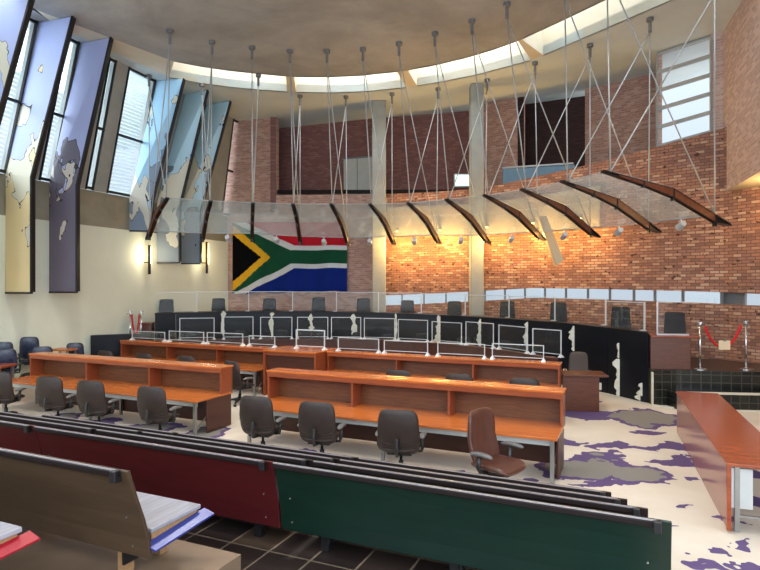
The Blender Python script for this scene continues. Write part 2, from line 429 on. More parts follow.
# slot window
sl = MB(); P = [384,402,424,446,469,485,505,525,545,566,588,610,634,655,683,722,745,775,810]
def slotp(x, off=0): p = lwp(x, -.15+off); return p
for a, b in zip(P, P[1:]):
    if a in (722,): continue
    p, q = slotp(a), slotp(b)
    sl.add([V((p.x,p.y,zy(interp(sb_,a),lwp(a).y))), V((q.x,q.y,zy(interp(sb_,b),lwp(b).y))), V((q.x,q.y,zy(interp(st_,b),lwp(b).y))), V((p.x,p.y,zy(interp(st_,a),lwp(a).y)))], [(0,1,2,3)])
w1 = struct(sl.build('window_1', 'window_glass'))
fr = MB()
for x in P: 
    p = slotp(x); fr.box(p.x-.03, p.x+.03, p.y-.04, p.y+.04, zy(interp(sb_,x),lwp(x).y)-.02, zy(interp(st_,x),lwp(x).y)+.02)
p, q = slotp(722, -.1), slotp(745, -.1)
fr.hexa([V((p.x,p.y,2.3)),V((q.x,q.y,2.3)),V((q.x,q.y+.1,2.3)),V((p.x,p.y+.1,2.3))],[V((p.x,p.y,3.1)),V((q.x,q.y,3.1)),V((q.x,q.y+.1,3.1)),V((p.x,p.y+.1,3.1))])
fr.build('window_frame', 'grey_metal', w1)
# beige band with wall washers
bd = MB(); prev = None
for x in [386,410,440,470,500,530,560,590,600]:
    p = lwp(x, .02); r = lwp(x, .12); zt = zy(interp([(386,208),(480,204),(540,196),(600,186)], x), p.y); zb = zy(interp([(386,237),(480,235),(540,232),(600,226)], x), p.y)
    cur = [V((r.x,r.y,zb)), V((p.x,p.y,zb)), V((p.x,p.y,zt)), V((r.x,r.y,zt))]
    if prev: bd.add(prev+cur, [(0,4,7,3),(1,0,4,5)[::-1],(3,7,6,2),(0,1,5,4)])
    prev = cur
struct(bd.build('trim_1', 'beige_plaster'))

# upper walls set back behind the ledge
def up(px, Y): return V(((px-380)/F*Y, Y, 0))
def upw(name, lst, mat, zb=6.4, thick=.25):
    return wall(name, [(up(x,Y).x, Y, zb, ZC) for x, Y in lst], mat, thick)
upw('wall_gallery_side', [(276,25.8),(277,27.6)], 'brick_purple')
upw('wall_gallery_left', [(276,27.7),(374,26.0)], 'brick_purple')
upw('wall_gallery_middle', [(386,25.9),(476,24.8)], 'brick_purple')
upw('wall_gallery_pier', [(476,24.2),(500,23.4),(524,23.0)], 'brick_fine')
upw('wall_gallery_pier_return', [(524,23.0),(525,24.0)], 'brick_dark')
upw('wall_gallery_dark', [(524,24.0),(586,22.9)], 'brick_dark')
upw('wall_gallery_right', [(585,22.1),(620,21.3),(656,20.4)], 'brick_fine')
# ledge tops and gallery floor
g = MB(); 
bk = [(276,27.9),(330,27.3),(378,26.4),(440,25.6),(500,24.6),(560,23.8),(592,23.0),(660,21.0),(724,18.4)]
for (a, Ya), (b, Yb) in zip(bk, bk[1:]):
    p, q = lwp(a,-.32), lwp(b,-.32); za = zy(interp(ledge,a),lwp(a).y)-.02; zb_ = zy(interp(ledge,b),lwp(b).y)-.02; r, s_ = up(a,Ya), up(b,Yb)
    g.hexa([V((p.x,p.y,za-.3)),V((q.x,q.y,zb_-.3)),V((s_.x,s_.y,zb_-.3)),V((r.x,r.y,za-.3))],[V((p.x,p.y,za)),V((q.x,q.y,zb_)),V((s_.x,s_.y,zb_)),V((r.x,r.y,za))])
struct(g.build('floor_gallery_ledge', 'concrete'))
# dark rail at the edge of the upper gallery
rl = MB(); 
for a, b in zip([278,310,345,376,410,445,478], [310,345,376,410,445,478,486]):
    p, q = lwp(a,-.1), lwp(b,-.1); rl.bar(V((p.x,p.y,zy(193,p.y)+.05)), V((q.x,q.y,zy(193,q.y)+.05)), .12, .16)
tag(rl.build('edge_rail', 'dark_rail'), 'dark rail along the edge of the upper gallery above the flag', 'rail')
# pale door, glowing boxes for lit windows, blue board standing in for a sky reflection
p, q = up(344,26.4), up(372,25.9)
t = thing('gallery_door', 'pale grey door standing in the purple brick upper gallery', 'door', ((p.x+q.x)/2, (p.y+q.y)/2, 7.05), math.atan2(q.y-p.y, q.x-p.x))
L = (q-p).length
m = MB().box(-L/2, -.03, -.05, 0, 0, 1.85).build('door_leaf', 'door_panel', t, bevel=.01)
m = MB().box(.0, L/2, -.05, 0, 0, 1.85).build('door_leaf', 'door_panel', t, bevel=.01)
MB().box(-L/2-.05, L/2+.05, -.08, -.0, 1.85, 1.92).build('door_head', 'grey_metal', t)
def litbox(px0, py0, px1, py1, Y, lab):  # glowing box put in for a bright window, no lamp there
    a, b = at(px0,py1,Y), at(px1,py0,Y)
    t = thing('lit_window_box', lab, 'window', ((a.x+b.x)/2, Y, a.z)); w = (b.x-a.x)/2; h = b.z-a.z
    MB().box(-w, w, -.05, .1, 0, h).build('housing', 'white_metal', t); MB().box(-w+.05, w-.05, -.07, -.05, .05, h-.05).build('diffuser', 'window_glow', t)
emit('window_glow', (206,236,226), .9)
litbox(454,174,472,187,24.3,'glowing pale box standing in for a lit gallery window beside the second column')
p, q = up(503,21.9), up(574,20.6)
bp = thing('sky_reflection_board', 'blue grey board standing in for a sky reflection below the dark recess', 'panel', (0,0,0))
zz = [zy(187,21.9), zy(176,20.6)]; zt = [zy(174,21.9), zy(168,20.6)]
MB().hexa([V((p.x,p.y,6.9)),V((q.x,q.y,6.9)),V((q.x,q.y+.1,6.9)),V((p.x,p.y+.1,6.9))],[V((p.x,p.y,7.55)),V((q.x,q.y,7.45)),V((q.x,q.y+.1,7.45)),V((p.x,p.y+.1,7.55))]).build('board', 'reflected_sky_blue', bp)
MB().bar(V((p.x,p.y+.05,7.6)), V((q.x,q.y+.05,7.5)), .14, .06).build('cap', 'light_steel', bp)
litbox(524,166,540,172,22.6,'left of two small bright strips in the dark recess'); litbox(558,165,574,171,22.2,'right of two small bright strips in the dark recess')

# columns
def column(x0, x1, Y, lab):
    a, b = at(x0,300,Y), at(x1,300,Y)
    o = MB().box(a.x, b.x, Y, Y+.5, 0, ZC).build('column', 'concrete', bevel=.04); tag(o, lab, 'column', 'concrete columns of the back wall')
column(372,386,23.4,'grey concrete column to the right of the flag, rising to the ceiling')
column(471,484,21.45,'grey concrete column in the middle of the warmly lit brick wall')
# leaning strut
a, b = at(557,266,19.0), at(541,216,19.6)
tag(MB().hexa([a+V((-.02,0,0)),a+V((.24,0,.2)),a+V((.24,.25,.2)),a+V((-.02,.25,0))],[b+V((-.1,0,0)),b+V((.2,0,0)),b+V((.2,.25,0)),b+V((-.1,.25,0))]).build('leaning_strut','beige_plaster',bevel=.02), 'short leaning concrete strut under the canopy in front of the lit brick', 'strut')

# right: high window wall and projecting upper wall
wl, wr = V((.486*18.6, 18.6, 0)), V(((711-380)/F*17.3, 17.3, 0))
def onw(t): return wl.lerp(wr, t)
wt, wb = 10.62, [zy(146,18.6), zy(131,17.3)]
hole = wall('wall_right_window_side', [((656-380)/F*20.5,20.5,6.4,ZC),(wl.x,wl.y,6.4,ZC)], 'brick_pale', .15)
wall('wall_right_under_window', [(wl.x,wl.y,6.4,wb[0]),(wr.x,wr.y,6.4,wb[1])], 'brick_pale', .15)
wall('wall_right_over_window', [(wl.x,wl.y,wt,ZC),(wr.x,wr.y,wt,ZC)], 'concrete', .15)
w2 = MB().add([V((wl.x,wl.y+.1,wb[0])),V((wr.x,wr.y+.1,wb[1])),V((wr.x,wr.y+.1,wt)),V((wl.x,wl.y+.1,wt))], [(0,1,2,3)]).build('window_2', 'window_glass'); struct(w2)
fr = MB(); fr.bar(V((wl.x,wl.y,wb[0])), V((wl.x,wl.y,wt)), .06, .06); fr.bar(V((wr.x,wr.y,wb[1])), V((wr.x,wr.y,wt)), .06, .06)
for k in range(6):
    t_ = k/5; fr.bar(V((wl.x,wl.y,lerp(wb[0],wt,t_))), V((wr.x,wr.y,lerp(wb[1],wt,t_))), .06, .12 if 0 < k < 5 else .06)
fr.build('window_frame', 'light_steel', w2)
rw = [(wr.x,17.3),(10.3,17.1),(9.6,15.0),(8.9,12.9),(7.9,9.8),(6.6,5.8)]
wall('wall_right', [(x,y,5.85,ZC) for i,(x,y) in enumerate(rw)], 'brick_pale', 0)
sf = MB()
for (a, b) in zip(rw, rw[1:]): sf.add([V((a[0],a[1],5.85)),V((b[0],b[1],5.85)),V((b[0]+4,b[1]+1.2,5.85)),V((a[0]+4,a[1]+1.2,5.85))], [(0,1,2,3)])
struct(sf.build('ceiling_right_soffit', 'beige_plaster'))
wall('wall_right_lower', [(lwp(899).x,lwp(899).y,0,8.5),(11.6,9,0,8.5),(10.5,4,0,8.5)], 'brick_coarse', 0)
wall('wall_right_outer', [(13.2,17.6,5,ZC+.5),(11.4,9,5,ZC+.5),(10.4,4,5,ZC+.5)], 'brick_fine', 0)

# ------------------------------------------------------------------ ceiling with curved skylight
near = [(-9.6,15.6)]+[((lambda p: (p.x,p.y))(atz(x,y,ZC))) for x,y in [(174,61.6),(202,67),(230,71),(258,74),(286,76.5),(294,77),(325,77.5),(360,76),(397,72),(408,70.5),(435,65.5),(465,58.5),(495,49.5),(518,41),(522,39.5),(560,22),(606,0)]]+[(7.1,13.4),(8.0,11)]
far = [(-9.4,17.0)]+[((lambda p: (p.x,p.y))(atz(x,y,ZC))) for x,y in [(169,77),(198,82.5),(228,86.5),(258,89.5),(287,91.5),(296,92),(330,92.5),(368,91),(407,87),(417,85.5),(444,81),(474,75),(505,67),(531,60),(543,55),(583,38),(671,0)]]+[(9.3,12.9),(9.8,11)]
ribs = {(0,1):1,(5,6):1,(9,10):1,(14,15):1,(18,19):0}
cb = MB(); cf = MB(); sk = MB()
for i in range(len(near)-1):
    a, b, c, d = near[i], near[i+1], far[i+1], far[i]
    P3 = lambda p, z=ZC: V((p[0], p[1], z))
    # front ceiling: to y=-3
    fa = (a[0]*.9-1.0 if i == 0 else a[0], -3); fb = (b[0], -3)
    cf.hexa([P3(a),P3(b),P3(fb),P3(fa)],[P3(a,ZC+.3),P3(b,ZC+.3),P3(fb,ZC+.3),P3(fa,ZC+.3)])
    ra, rb = (d[0]*1.25, d[1]*1.25+5), (c[0]*1.25, c[1]*1.25+5)
    cb.hexa([P3(d),P3(c),P3(rb),P3(ra)],[P3(d,ZC+.3),P3(c,ZC+.3),P3(rb,ZC+.3),P3(ra,ZC+.3)])
    if ribs.get((i,i+1)) or i == 0:
        sk.hexa([P3(a),P3(b),P3(c),P3(d)],[P3(a,ZC+1.3),P3(b,ZC+1.3),P3(c,ZC+1.3),P3(d,ZC+1.3)])
    else:
        sk.hexa([P3(a,ZC-.0),P3(b,ZC-.0),P3((b[0],b[1]-.1)),P3((a[0],a[1]-.1))],[P3(a,ZC+1.3),P3(b,ZC+1.3),P3((b[0],b[1]-.1),ZC+1.3),P3((a[0],a[1]-.1),ZC+1.3)])
        sk.hexa([P3(d),P3(c),P3((c[0],c[1]+.1)),P3((d[0],d[1]+.1))],[P3(d,ZC+1.3),P3(c,ZC+1.3),P3((c[0],c[1]+.1),ZC+1.3),P3((d[0],d[1]+.1),ZC+1.3)])
cf.box(-16, near[0][0]-.96, -3, 15.6, ZC, ZC+.3); cf.box(-16,near[0][0]+.1, 15.6, 17.0, ZC, ZC+.3); cf.box(near[-1][0], 13, -3, 11, ZC, ZC+.3)
cb.box(-17, far[0][0]*1.25+.5, 17.0, 32, ZC+.01, ZC+.31); cb.hexa([V((far[0][0],far[0][1],ZC)),V((far[0][0]*1.25,far[0][1]*1.25+5,ZC)),V((-17,26,ZC)),V((-17,17,ZC))],[V((far[0][0],far[0][1],ZC+.3)),V((far[0][0]*1.25,far[0][1]*1.25+5,ZC+.3)),V((-17,26,ZC+.3)),V((-17,17,ZC+.3))])
struct(cf.build('ceiling', 'ceiling_concrete')); struct(cb.build('ceiling_rear', 'rear_concrete')); struct(sk.build('ceiling_skylight', 'skylight_plaster'))

# ------------------------------------------------------------------ left wall
def LB(Y, z=6.3): return V((-10.93+(Y-16)*.37, Y, z))       # foot of the leaning windows
def LT(Y, z=ZC): return V((-10.0+(Y-16)*.33, Y, z))
def LS(Y, z):                                               # on the leaning plane
    return LB(Y).lerp(LT(Y), (z-6.3)/(ZC-6.3))
def lwall(name, Ys, z0, z1, mat, fn, fn2=None):
    q = []; 
    for a, b in zip(Ys, Ys[1:]): q.append((fn(a,z0), fn(b,z0), fn(b,z1), fn(a,z1), a, b))
    return strip(name, q, mat, thick=-.25)
lwall('wall_left', [2,10,14,18,22,26.9], 0, 5.1, 'plaster', LB)
lwall('wall_left_band', [2,10,14,18,22,26.9], 5.1, 6.3, 'band_concrete', lambda Y, z: LB(Y, z)+V((-.06,.02,0)))
# solid leaning wall pieces between the windows
solid = [(2,15.1),(16.42,17.38),(17.83,18.98),(19.3,19.82),(21.12,26.0),(27.2,28)]
for a, b in solid: lwall('wall_left_upper', [a,b], 6.3, ZC, 'concrete', LS)
wins = [(15.1,16.42),(17.38,17.83),(18.98,19.3),(19.82,21.12),(26.0,27.2)]
for i, (a, b) in enumerate(wins):
    w = MB().add([LS(a,6.3)+V((-.1,0,0)),LS(b,6.3)+V((-.1,0,0)),LS(b,ZC)+V((-.1,0,0)),LS(a,ZC)+V((-.1,0,0))],[(0,1,2,3)]).build('window_%d' % (i+3), 'window_glass'); struct(w)
    fr = MB()
    for y in (a+.03, b-.03): fr.bar(LS(y,6.3), LS(y,ZC), .05, .07)
    for z in (6.36, 8.35, ZC-.06): fr.bar(LS(a,z), LS(b,z), .07, .08)
    fr.build('window_frame', 'black_metal', w)
    bl = MB()
    if i < 4:
        for k in range(34):
            z = 6.4+k*.126; o = V((-.35,0,0)); p, q = LS(a-.1,z)+o, LS(b+.1,z)+o
            bl.hexa([p+V((-.05,0,.0)),q+V((-.05,0,.0)),q+V((.03,0,-.055)),p+V((.03,0,-.055))],[p+V((-.05,0,.014)),q+V((-.05,0,.014)),q+V((.03,0,-.041)),p+V((.03,0,-.041))])
        bl.build('louvre_blind', 'slat_white', w)
# painted fin panels
def panel(tl, tr, kl, kr, zb, mat, lab):
    t = thing('painted_panel', lab, 'wall panel', (0,0,0), 0, 'painted fin panels on the left wall')
    Tl, Tr, Kl, Kr = V(tl), V(tr), V(kl), V(kr); th = V((0,.06,0))
    Bl, Br = V((Kl.x,Kl.y,zb)), V((Kr.x,Kr.y,zb))
    N = 6; m = MB(); rows = [(Bl,Br),(Kl-V((0,0,.25)),Kr-V((0,0,.25))),(Kl,Kr),(Tl,Tr)]
    vs = []; 
    for (l, r) in rows: vs += [l, r, r+th, l+th]
    fs = [(0,1,2,3)[::-1]]
    for i in range(3):
        o = i*4
        for k in range(4): fs.append((o+k, o+(k+1)%4, o+4+(k+1)%4, o+4+k))
    fs.append((12,13,14,15)); m.add(vs, fs); m.build('painted_face', mat, t)
    e = MB(); w = V((.05,0,0)); dn = V((0,.13,0)); up_ = V((0,-.05,0))
    for (a, b) in ((Br,rows[1][1]),(rows[1][1],Kr),(Kr,Tr)): e.hexa([a+up_,a+w+up_,a+w+dn,a+dn],[b+up_,b+w+up_,b+w+dn,b+dn])
    e.build('steel_edge', 'black_metal', t)
    MB().hexa([Bl+V((0,-.03,-.05)),Br+V((0,-.03,-.05)),Br+V((0,.1,-.05)),Bl+V((0,.1,-.05))],[Bl+V((0,-.03,0)),Br+V((0,-.03,0)),Br+V((0,.1,0)),Bl+V((0,.1,0))]).build('bottom_rail', 'black_metal', t)
zt_ = ZC-.02
def pan(Yw, top_r, xr, zb, mat, lab, Yk=None):
    tl = LT(Yw)+V((.03,0,-.02)); tr = V((top_r[0], top_r[1], zt_)); kl = LB(Yk or Yw)+V((.03,0,0)); kr = V((xr, top_r[1], 6.15))
    panel(tl, tr, kl, kr, zb, mat, lab)
pan(15.05, (-9.05,14.8), -10.3, 2.9, 'panel_lilac', 'lilac and cream painted fin panel cropped by the left edge of the photo')
pan(16.45, (-8.7,16.1), -9.86, 2.9, 'panel_lilac', 'tall lilac painted fin panel with cream lower half, second from left', 16.38)
pan(17.85, (-8.27,17.47), -9.31, 2.9, 'panel_lilac_grey', 'tall lilac painted fin panel with dark grey lower half, third from left', 17.7)
pan(21.15, (-7.23,20.95), -8.40, 5.1, 'panel_sky', 'sky blue painted fin panel right of the wide louvred window', 20.78)
pan(22.7, (-6.74,22.2), -7.83, 4.0, 'panel_pale_sky', 'sky blue painted fin panel, middle of the three beyond the wide window', 22.1)
pan(24.05, (-6.19,23.5), -7.42, 4.0, 'panel_pale_sky', 'sky blue painted fin panel farthest back, nearest the narrow end window', 23.4)
# wall sconces
for (Yw, z0, z1, lab) in ((21.55,3.85,4.6,'vertical tube sconce on the cream wall, nearer one'),(24.75,3.95,4.95,'vertical tube sconce on the cream wall, beside the flag corner')):
    p = LB(Yw, z0)+V((.22,-.15,0))
    t = thing('wall_sconce', lab, 'wall light', p)
    MB().bar((0,0,-.35),(0,0,z1-z0),.09,.06).build('bracket', 'black_metal', t)
    MB().tube([(.0,.09,.05),(.0,.09,z1-z0-.05)],.035,10).build('tube', 'lamp_warm', t)
    MB().bar((-.2,0,.1),(0,0,.1),.04,.04).build('arm', 'black_metal', t)
    l = bpy.data.lights.new('sconce_light','POINT'); l.energy = 22; l.color = (1,.85,.6); l.shadow_soft_size = .1
    o = bpy.data.objects.new('sconce_light', l); C.objects.link(o); o.parent = t; o.location = (.12,-.12,.4)

# low black parapet at the ramp on the left
a, b = V((-9.65,19.0,0)), V((-8.0,19.9,0))
MBp = MB().hexa([a,b,b+V((0,.25,0)),a+V((0,.25,0))],[a+V((0,0,1.42)),b+V((0,0,1.42)),b+V((0,.25,1.42)),a+V((0,.25,1.42))])
tag(MBp.build('low_wall','navy_slab',bevel=.01), 'low black wall beside the ramp at the foot of the cream wall', 'low wall')

# ------------------------------------------------------------------ flag
fm = MB(); NX, NY = 150, 92
def flagcol(u, v):   # u 0..1 hoist to fly (3 units), v 0..1 from top
    x = u*3; y = abs(v-.5)*2           # units: height 2 -> |y| 0..1
    # black triangle / gold / green pall
    if x < 1.0*(1-y/.667)*.75+0 and x < .80*(1-y/.70): return 0
    if x < 1.0*(1-y/.93)*1.0 and y < .93: return 1
    if y < .2: return 2
    top = v < .5
    diag = 1.6*(1-y)+.0
    if x+.0 < 1.52-(y-.2)*1.52/.8*1.0 + .0: return 2
    if x < 1.52-(y-.2)*1.52/.8+.34 or y < .333: return 3
    return 4 if top else 5
for j in range(NY+1):
    for i in range(NX+1):
        u, v = i/NX, j/NY
        px = lerp(232.5, 347, u); w = lwp(px, .14+.05*math.sin(u*38+v*2.0)*(.3+v)+.03*math.sin(u*17))
        py = lerp(222.5, lerp(293.5,291,u)+.6*math.sin(u*20), v); fm.v.append((w.x, w.y, zy(py, interp(LW,px))))
for j in range(NY):
    for i in range(NX):
        o = j*(NX+1)+i; fm.f.append((o+NX+1, o+NX+2, o+1, o)); fm.mi.append(flagcol((i+.5)/NX, (j+.5)/NY))
fo = fm.build('flag', ['cloth_black','cloth_gold','cloth_green','cloth_white','cloth_red','cloth_blue'], smooth=True)
tag(fo, 'large six coloured national flag hanging flat on the brick wall', 'flag')
md = fo.modifiers.new('s','SOLIDIFY'); md.thickness = .01

# ------------------------------------------------------------------ canopy
IN = [(167.5,198),(211,201),(253,203),(293,204),(331,204),(370,204),(408,203),(446,199),(484,195),(521,189),(561,181),(602,171)]
OU = [(147,239),(202,241),(252,241),(301,244),(349,245),(395,244),(440,243),(490,243),(545,240),(599,237),(660,232),(730,225)]
Iw = [atz(x, y, 5.7) for x, y in IN]; Ow = [atz(x, y, 4.6) for x, y in OU]
# smooth the depths a little so both edges read as clean arcs
def smooth3(L, z):
    Y = [p.y for p in L]; Y2 = [Y[0]]+[(Y[i-1]+2*Y[i]+Y[i+1])/4 for i in range(1, len(Y)-1)]+[Y[-1]]
    return [V((p.x/p.y*y, y, CH+(p.z-CH)/p.y*y)) for p, y in zip(L, Y2)]
Iw = smooth3(Iw, 5.7); Ow = smooth3(Ow, 4.6)
can = thing('suspended_canopy', 'curved glass canopy on wooden fins hung from the ceiling by steel rods', 'canopy', (0,0,0))
def cpt(i, t):
    p = Iw[i].lerp(Ow[i], t); lift = .27*(t/.53 if t < .53 else (1-t)/.47); return p+V((0,0,lift))
FP = [(170,30),(212,41),(252,46.5),(290,50),(327,50),(363,48),(399,42.5),(435,32.5),(472,20),(507,3)]
BP = {0:(149,75),1:(202,84),2:None,3:(300,95),4:(346,96),5:(392,93),6:(438,88),7:(487,79),8:(535,62),9:(590,44),10:(650,18)}
for i in range(12):
    d = (Ow[i]-Iw[i]); hd = V((d.x,d.y,0)).normalized(); sd = V((hd.y,-hd.x,0))*.05
    ts = [0,.12,.30,.53,.87,1.0]; dep = [.03,.06,.10,.21,.19,.03]
    fl_ = MB()
    for a in range(5):
        for top in (0, 1):
            p, q = cpt(i,ts[a]), cpt(i,ts[a+1])
            if not top: p, q = p-V((0,0,dep[a])), q-V((0,0,dep[a+1]))
            h = V((0,0,.02)); s2 = sd*1.15
            fl_.hexa([p-s2,p+s2,q+s2,q-s2],[p-s2+h,p+s2+h,q+s2+h,q-s2+h])
    for a in (0,4): 
        p, q = cpt(i,ts[a]), cpt(i,ts[a+1]); s2 = sd*.3
        fl_.hexa([p-s2-V((0,0,dep[a])),p+s2-V((0,0,dep[a])),q+s2-V((0,0,dep[a+1])),q-s2-V((0,0,dep[a+1]))],[p-s2,p+s2,q+s2,q-s2])
    for t_ in (.3,.53,.87):
        p = cpt(i,t_); fl_.bar(p-V((0,0,.27 if t_ > .4 else .14)), p, .04, .14)
    br = fl_.build('fin', 'black_metal', can)
    cw = MB()
    for a in (1,2,3):
        p, q = cpt(i,ts[a]), cpt(i,ts[a+1])
        cw.hexa([p-sd-V((0,0,dep[a])),p+sd-V((0,0,dep[a])),q+sd-V((0,0,dep[a+1])),q-sd-V((0,0,dep[a+1]))],[p-sd,p+sd,q+sd,q-sd])
    cw.build('wooden_cheek', 'bracket_wood', br)
for i in range(11):
    for (t0, t1) in ((.06,.525),(.535,.885)):
        a, b, c, d = cpt(i,t0), cpt(i+1,t0), cpt(i+1,t1), cpt(i,t1); h = V((0,0,.05)); h2 = V((0,0,.066))
        k = (b-a).normalized()*.03
        MB().hexa([a+h+k,d+h+k,c+h-k,b+h-k],[a+h2+k,d+h2+k,c+h2-k,b+h2-k]).build('glass_panel', 'canopy_glass', can)
    for t0 in (.06,.885):
        a, b = cpt(i,t0), cpt(i+1,t0)
        MB().tube([a+V((0,0,.06)), b+V((0,0,.06))], .02 if t0 > .5 else .012, 6).build('edge_trim', 'light_steel', can)
for i in range(12):
    ip, op = cpt(i,.06)+V((0,0,.03)), cpt(i,.87)+V((0,0,.03))
    if i < len(FP): fp = atz(FP[i][0],FP[i][1],ZC)
    else: fp = V((ip.x*.985, ip.y, ZC))
    bp_ = BP.get(i)
    if bp_: b0 = atz(bp_[0],bp_[1],ZC)
    else: b0 = V((op.x, op.y+1.0 if i < 4 else op.y, ZC))
    hard = []
    for c in (fp, b0):
        MB().lathe([(.045,-.42),(.045,-.12),(.10,-.10),(.10,.0)], c, 10).build('ceiling_anchor', 'grey_metal', can, smooth=False)
    r = .017
    for a, b in ((fp,ip),(fp,op),(b0,op),(b0,ip)):
        s0 = a-V((0,0,.4)); MB().tube([s0, b], r, 6).build('hanger_rod', 'light_steel', can, smooth=True)
ordn = ['first','second','third','fourth','fifth','sixth','seventh','eighth','ninth','tenth','eleventh','twelfth']
# spotlights under the outer edge
sp0 = thing('spotlight', '', 'spotlight', (0,0,0), 0)
MB().tube([(0,0,0),(0,0,-.07)],.015,6).build('stem','white_metal',sp0)
MB().tube([(0,-.10,-.10),(0,.10,-.17)],[.06,.075],14).build('lamp_body','white_metal',sp0)
MB().tube([(0,.10,-.17),(0,.104,-.171)],.06,14).build('lens','plastic',sp0)
index_kids()
for i in range(1, 11):
    p = (cpt(i,.885)+cpt(i+1,.885))/2+V((0,0,.045))
    place(sp0, p, 0, 'small white spotlight under the canopy edge, %s from the left' % ordn[i-1], 'white spotlights under the canopy', (1.25,1.25,1.25))

# warm wall washers
for k, (px, py) in enumerate([(397,231),(440,230),(487,227),(533,223),(580,218)]):
    w = lwp(px, .38); p = V((w.x, w.y, zy(py, w.y)))
    t = thing('wall_washer', 'glowing warm lamp on the beige band above the brick, %s from the left' % ordn[k], 'lamp', p, 0, 'warm lamps above the lit brick')
    MB().lathe([(.05,0),(.08,.02),(.08,.12),(.04,.14)], (0,0,0), 12).build('housing','grey_metal',t)
    MB().lathe([(.045,-.02),(.065,-.005)], (0,0,0), 12).build('bulb','lamp_gold',t)
    MB().bar((0,0,.08),(0,.3,.08),.04,.04).build('arm','grey_metal',t)
    l = bpy.data.lights.new('washer_light','POINT'); l.energy = 170 if k < 2 else 110 if k < 4 else 60; l.color = (1,.56,.15); l.shadow_soft_size = .12
    o = bpy.data.objects.new('washer_light', l); C.objects.link(o); o.parent = t; o.location = (0,-.55,-.55)
w = V((10.3, 14.6, 4.9))
t = thing('wall_washer', 'small warm wall lamp under the projecting brick wall at right', 'lamp', w, 0, 'warm lamps above the lit brick')
MB().lathe([(.05,0),(.09,.04),(.09,.16),(.04,.18)], (0,0,0), 12).build('housing','white_metal',t)
l = bpy.data.lights.new('washer_light','POINT'); l.energy = 110; l.color = (1,.66,.3); l.shadow_soft_size = .12
o = bpy.data.objects.new('washer_light', l); C.objects.link(o); o.parent = t; o.location = (0,-.15,.35)

# ------------------------------------------------------------------ judges' bench, platform
BT = [(155,20.6),(176,21.0),(222.6,21.8),(271.6,22.0),(311,21.95),(354,21.7),(396,21.3),(439,20.75),(480,19.9),(527,18.7),(573.6,17.45),(608,16.3),(648,14.95)]
BZ = [(155,2.08),(271,2.09),(396,2.05),(480,1.98),(560,1.93),(608,1.88),(648,1.86)]
def bpx(px, off=0, z=None):
    Y = interpx(BT, px)+off; return V(((px-380)/F*Y if not off else (px-380)/F*(Y-off)+ (px-400)/900*off, Y, interp(BZ,px) if z is None else z))
bench = thing('judges_bench', 'long curved black judges bench with white hide inlays below the flag', 'bench', (0,0,0))
PZ = .9
for (a, b) in zip(BT, BT[1:]):
    p0, p1 = bpx(a[0]), bpx(b[0]); dd = (p1-p0).normalized(); g_ = V((dd.x,dd.y,0))*.012; nn = V((-dd.y, dd.x, 0)).normalized()*.08
    lo = lambda p: V((p.x, p.y, 0))
    MB().hexa([lo(p0)+g_,lo(p1)-g_,lo(p1)-g_+nn,lo(p0)+g_+nn],[p0+g_-V((0,0,.05)),p1-g_-V((0,0,.05)),p1-g_+nn-V((0,0,.05)),p0+g_+nn-V((0,0,.05))]).build('front_slab','navy_slab',bench,bevel=.008)
tp = MB()
for (a, b) in zip(BT, BT[1:]):
    p0, p1 = bpx(a[0]), bpx(b[0]); q0, q1 = bpx(a[0],.75), bpx(b[0],.75); h = V((0,0,.05)); f = V((0,-.03,0))
    tp.hexa([p0+f-h,p1+f-h,q1-h,q0-h],[p0+f,p1+f,q1,q0])
tp.build('counter','slab_top',bench)
def inlay(px, y0, y1, ww, seed):
    rnd = random.Random(seed); Y = interpx(BT, px)-.03; n_ = 12; L_ = []; R_ = []
    for k in range(n_+1):
        t_ = k/n_; y = lerp(y0, y1, t_); w0 = ww*(.35+.65*abs(math.sin(t_*5.3+seed)))*(.5+rnd.random()*.8); c = math.sin(t_*6+seed)*ww*.25
        w0 = w0*(.25 if k in (0, n_) else 1)
        L_.append(at(px+c-w0, y, Y)); R_.append(at(px+c+w0, y, Y))
    m = MB(); d = V((0,.045,0)); vs = []
    for l, r in zip(L_, R_): vs += [l, r, r+d, l+d]
    fs = [(0,1,2,3)]
    for k in range(n_): 
        o = k*4
        for j in range(4): fs.append((o+j, o+4+j, o+4+(j+1)%4, o+(j+1)%4))
    fs.append((n_*4,n_*4+3,n_*4+2,n_*4+1)); m.add(vs, fs); m.build('hide_inlay','hide_white',bench)
for k, (px, a, b, w_) in enumerate([(222.6,311,335,1.8),(271.6,312,337,1.9),(311,314,330,2.0),(354,314,337,2.8),(396,313,340,.9),(439,315,343,3.2),(480,319,347,2.6),(527,322,352,2.2),(573.6,326,351,3.0),(619,343,358,1.2),(619.5,359,397,4.5),(601,383,390,3.2),(642,383,396,2.8),(640,392,401,3.2)]):
    inlay(px, a, b, w_*1.3, k+1)
# wooden judge's wing at the right end
def wing(name, p, rz, w, d, z0, z1, label, mat='wing_wood', cat='desk', ov=.22):
    t = thing(name, label, cat, p, rz)
    MB().box(0, w, .03, .09, 0, z1-z0-.05).build('front_panel', mat, t, bevel=.008)
    MB().box(w-.05, w, .09, d, 0, z1-z0-.05).build('side_panel', mat, t, bevel=.008)
    MB().box(0, w+ov, 0, d+.05, z1-z0-.05, z1-z0).build('desk_top', 'red_wood' if name != 'clerk_desk' else 'wing_wood', t, bevel=.012)
    return t
p = at(651,340,14.9)
wing('bench_wing', (p.x, 14.9, .9), ROT*.35, .98, .8, .9, 1.78, 'brown wooden return desk at the right end of the black bench')
p = at(120,340,20.2)
p = at(148,318,20.3); wing('bench_wing', (p.x-.5, 20.75, .9), .1, .42, .4, .9, 1.72, 'small wooden return desk at the far left end of the black bench', ov=.03)
p = at(563,375,14.0)
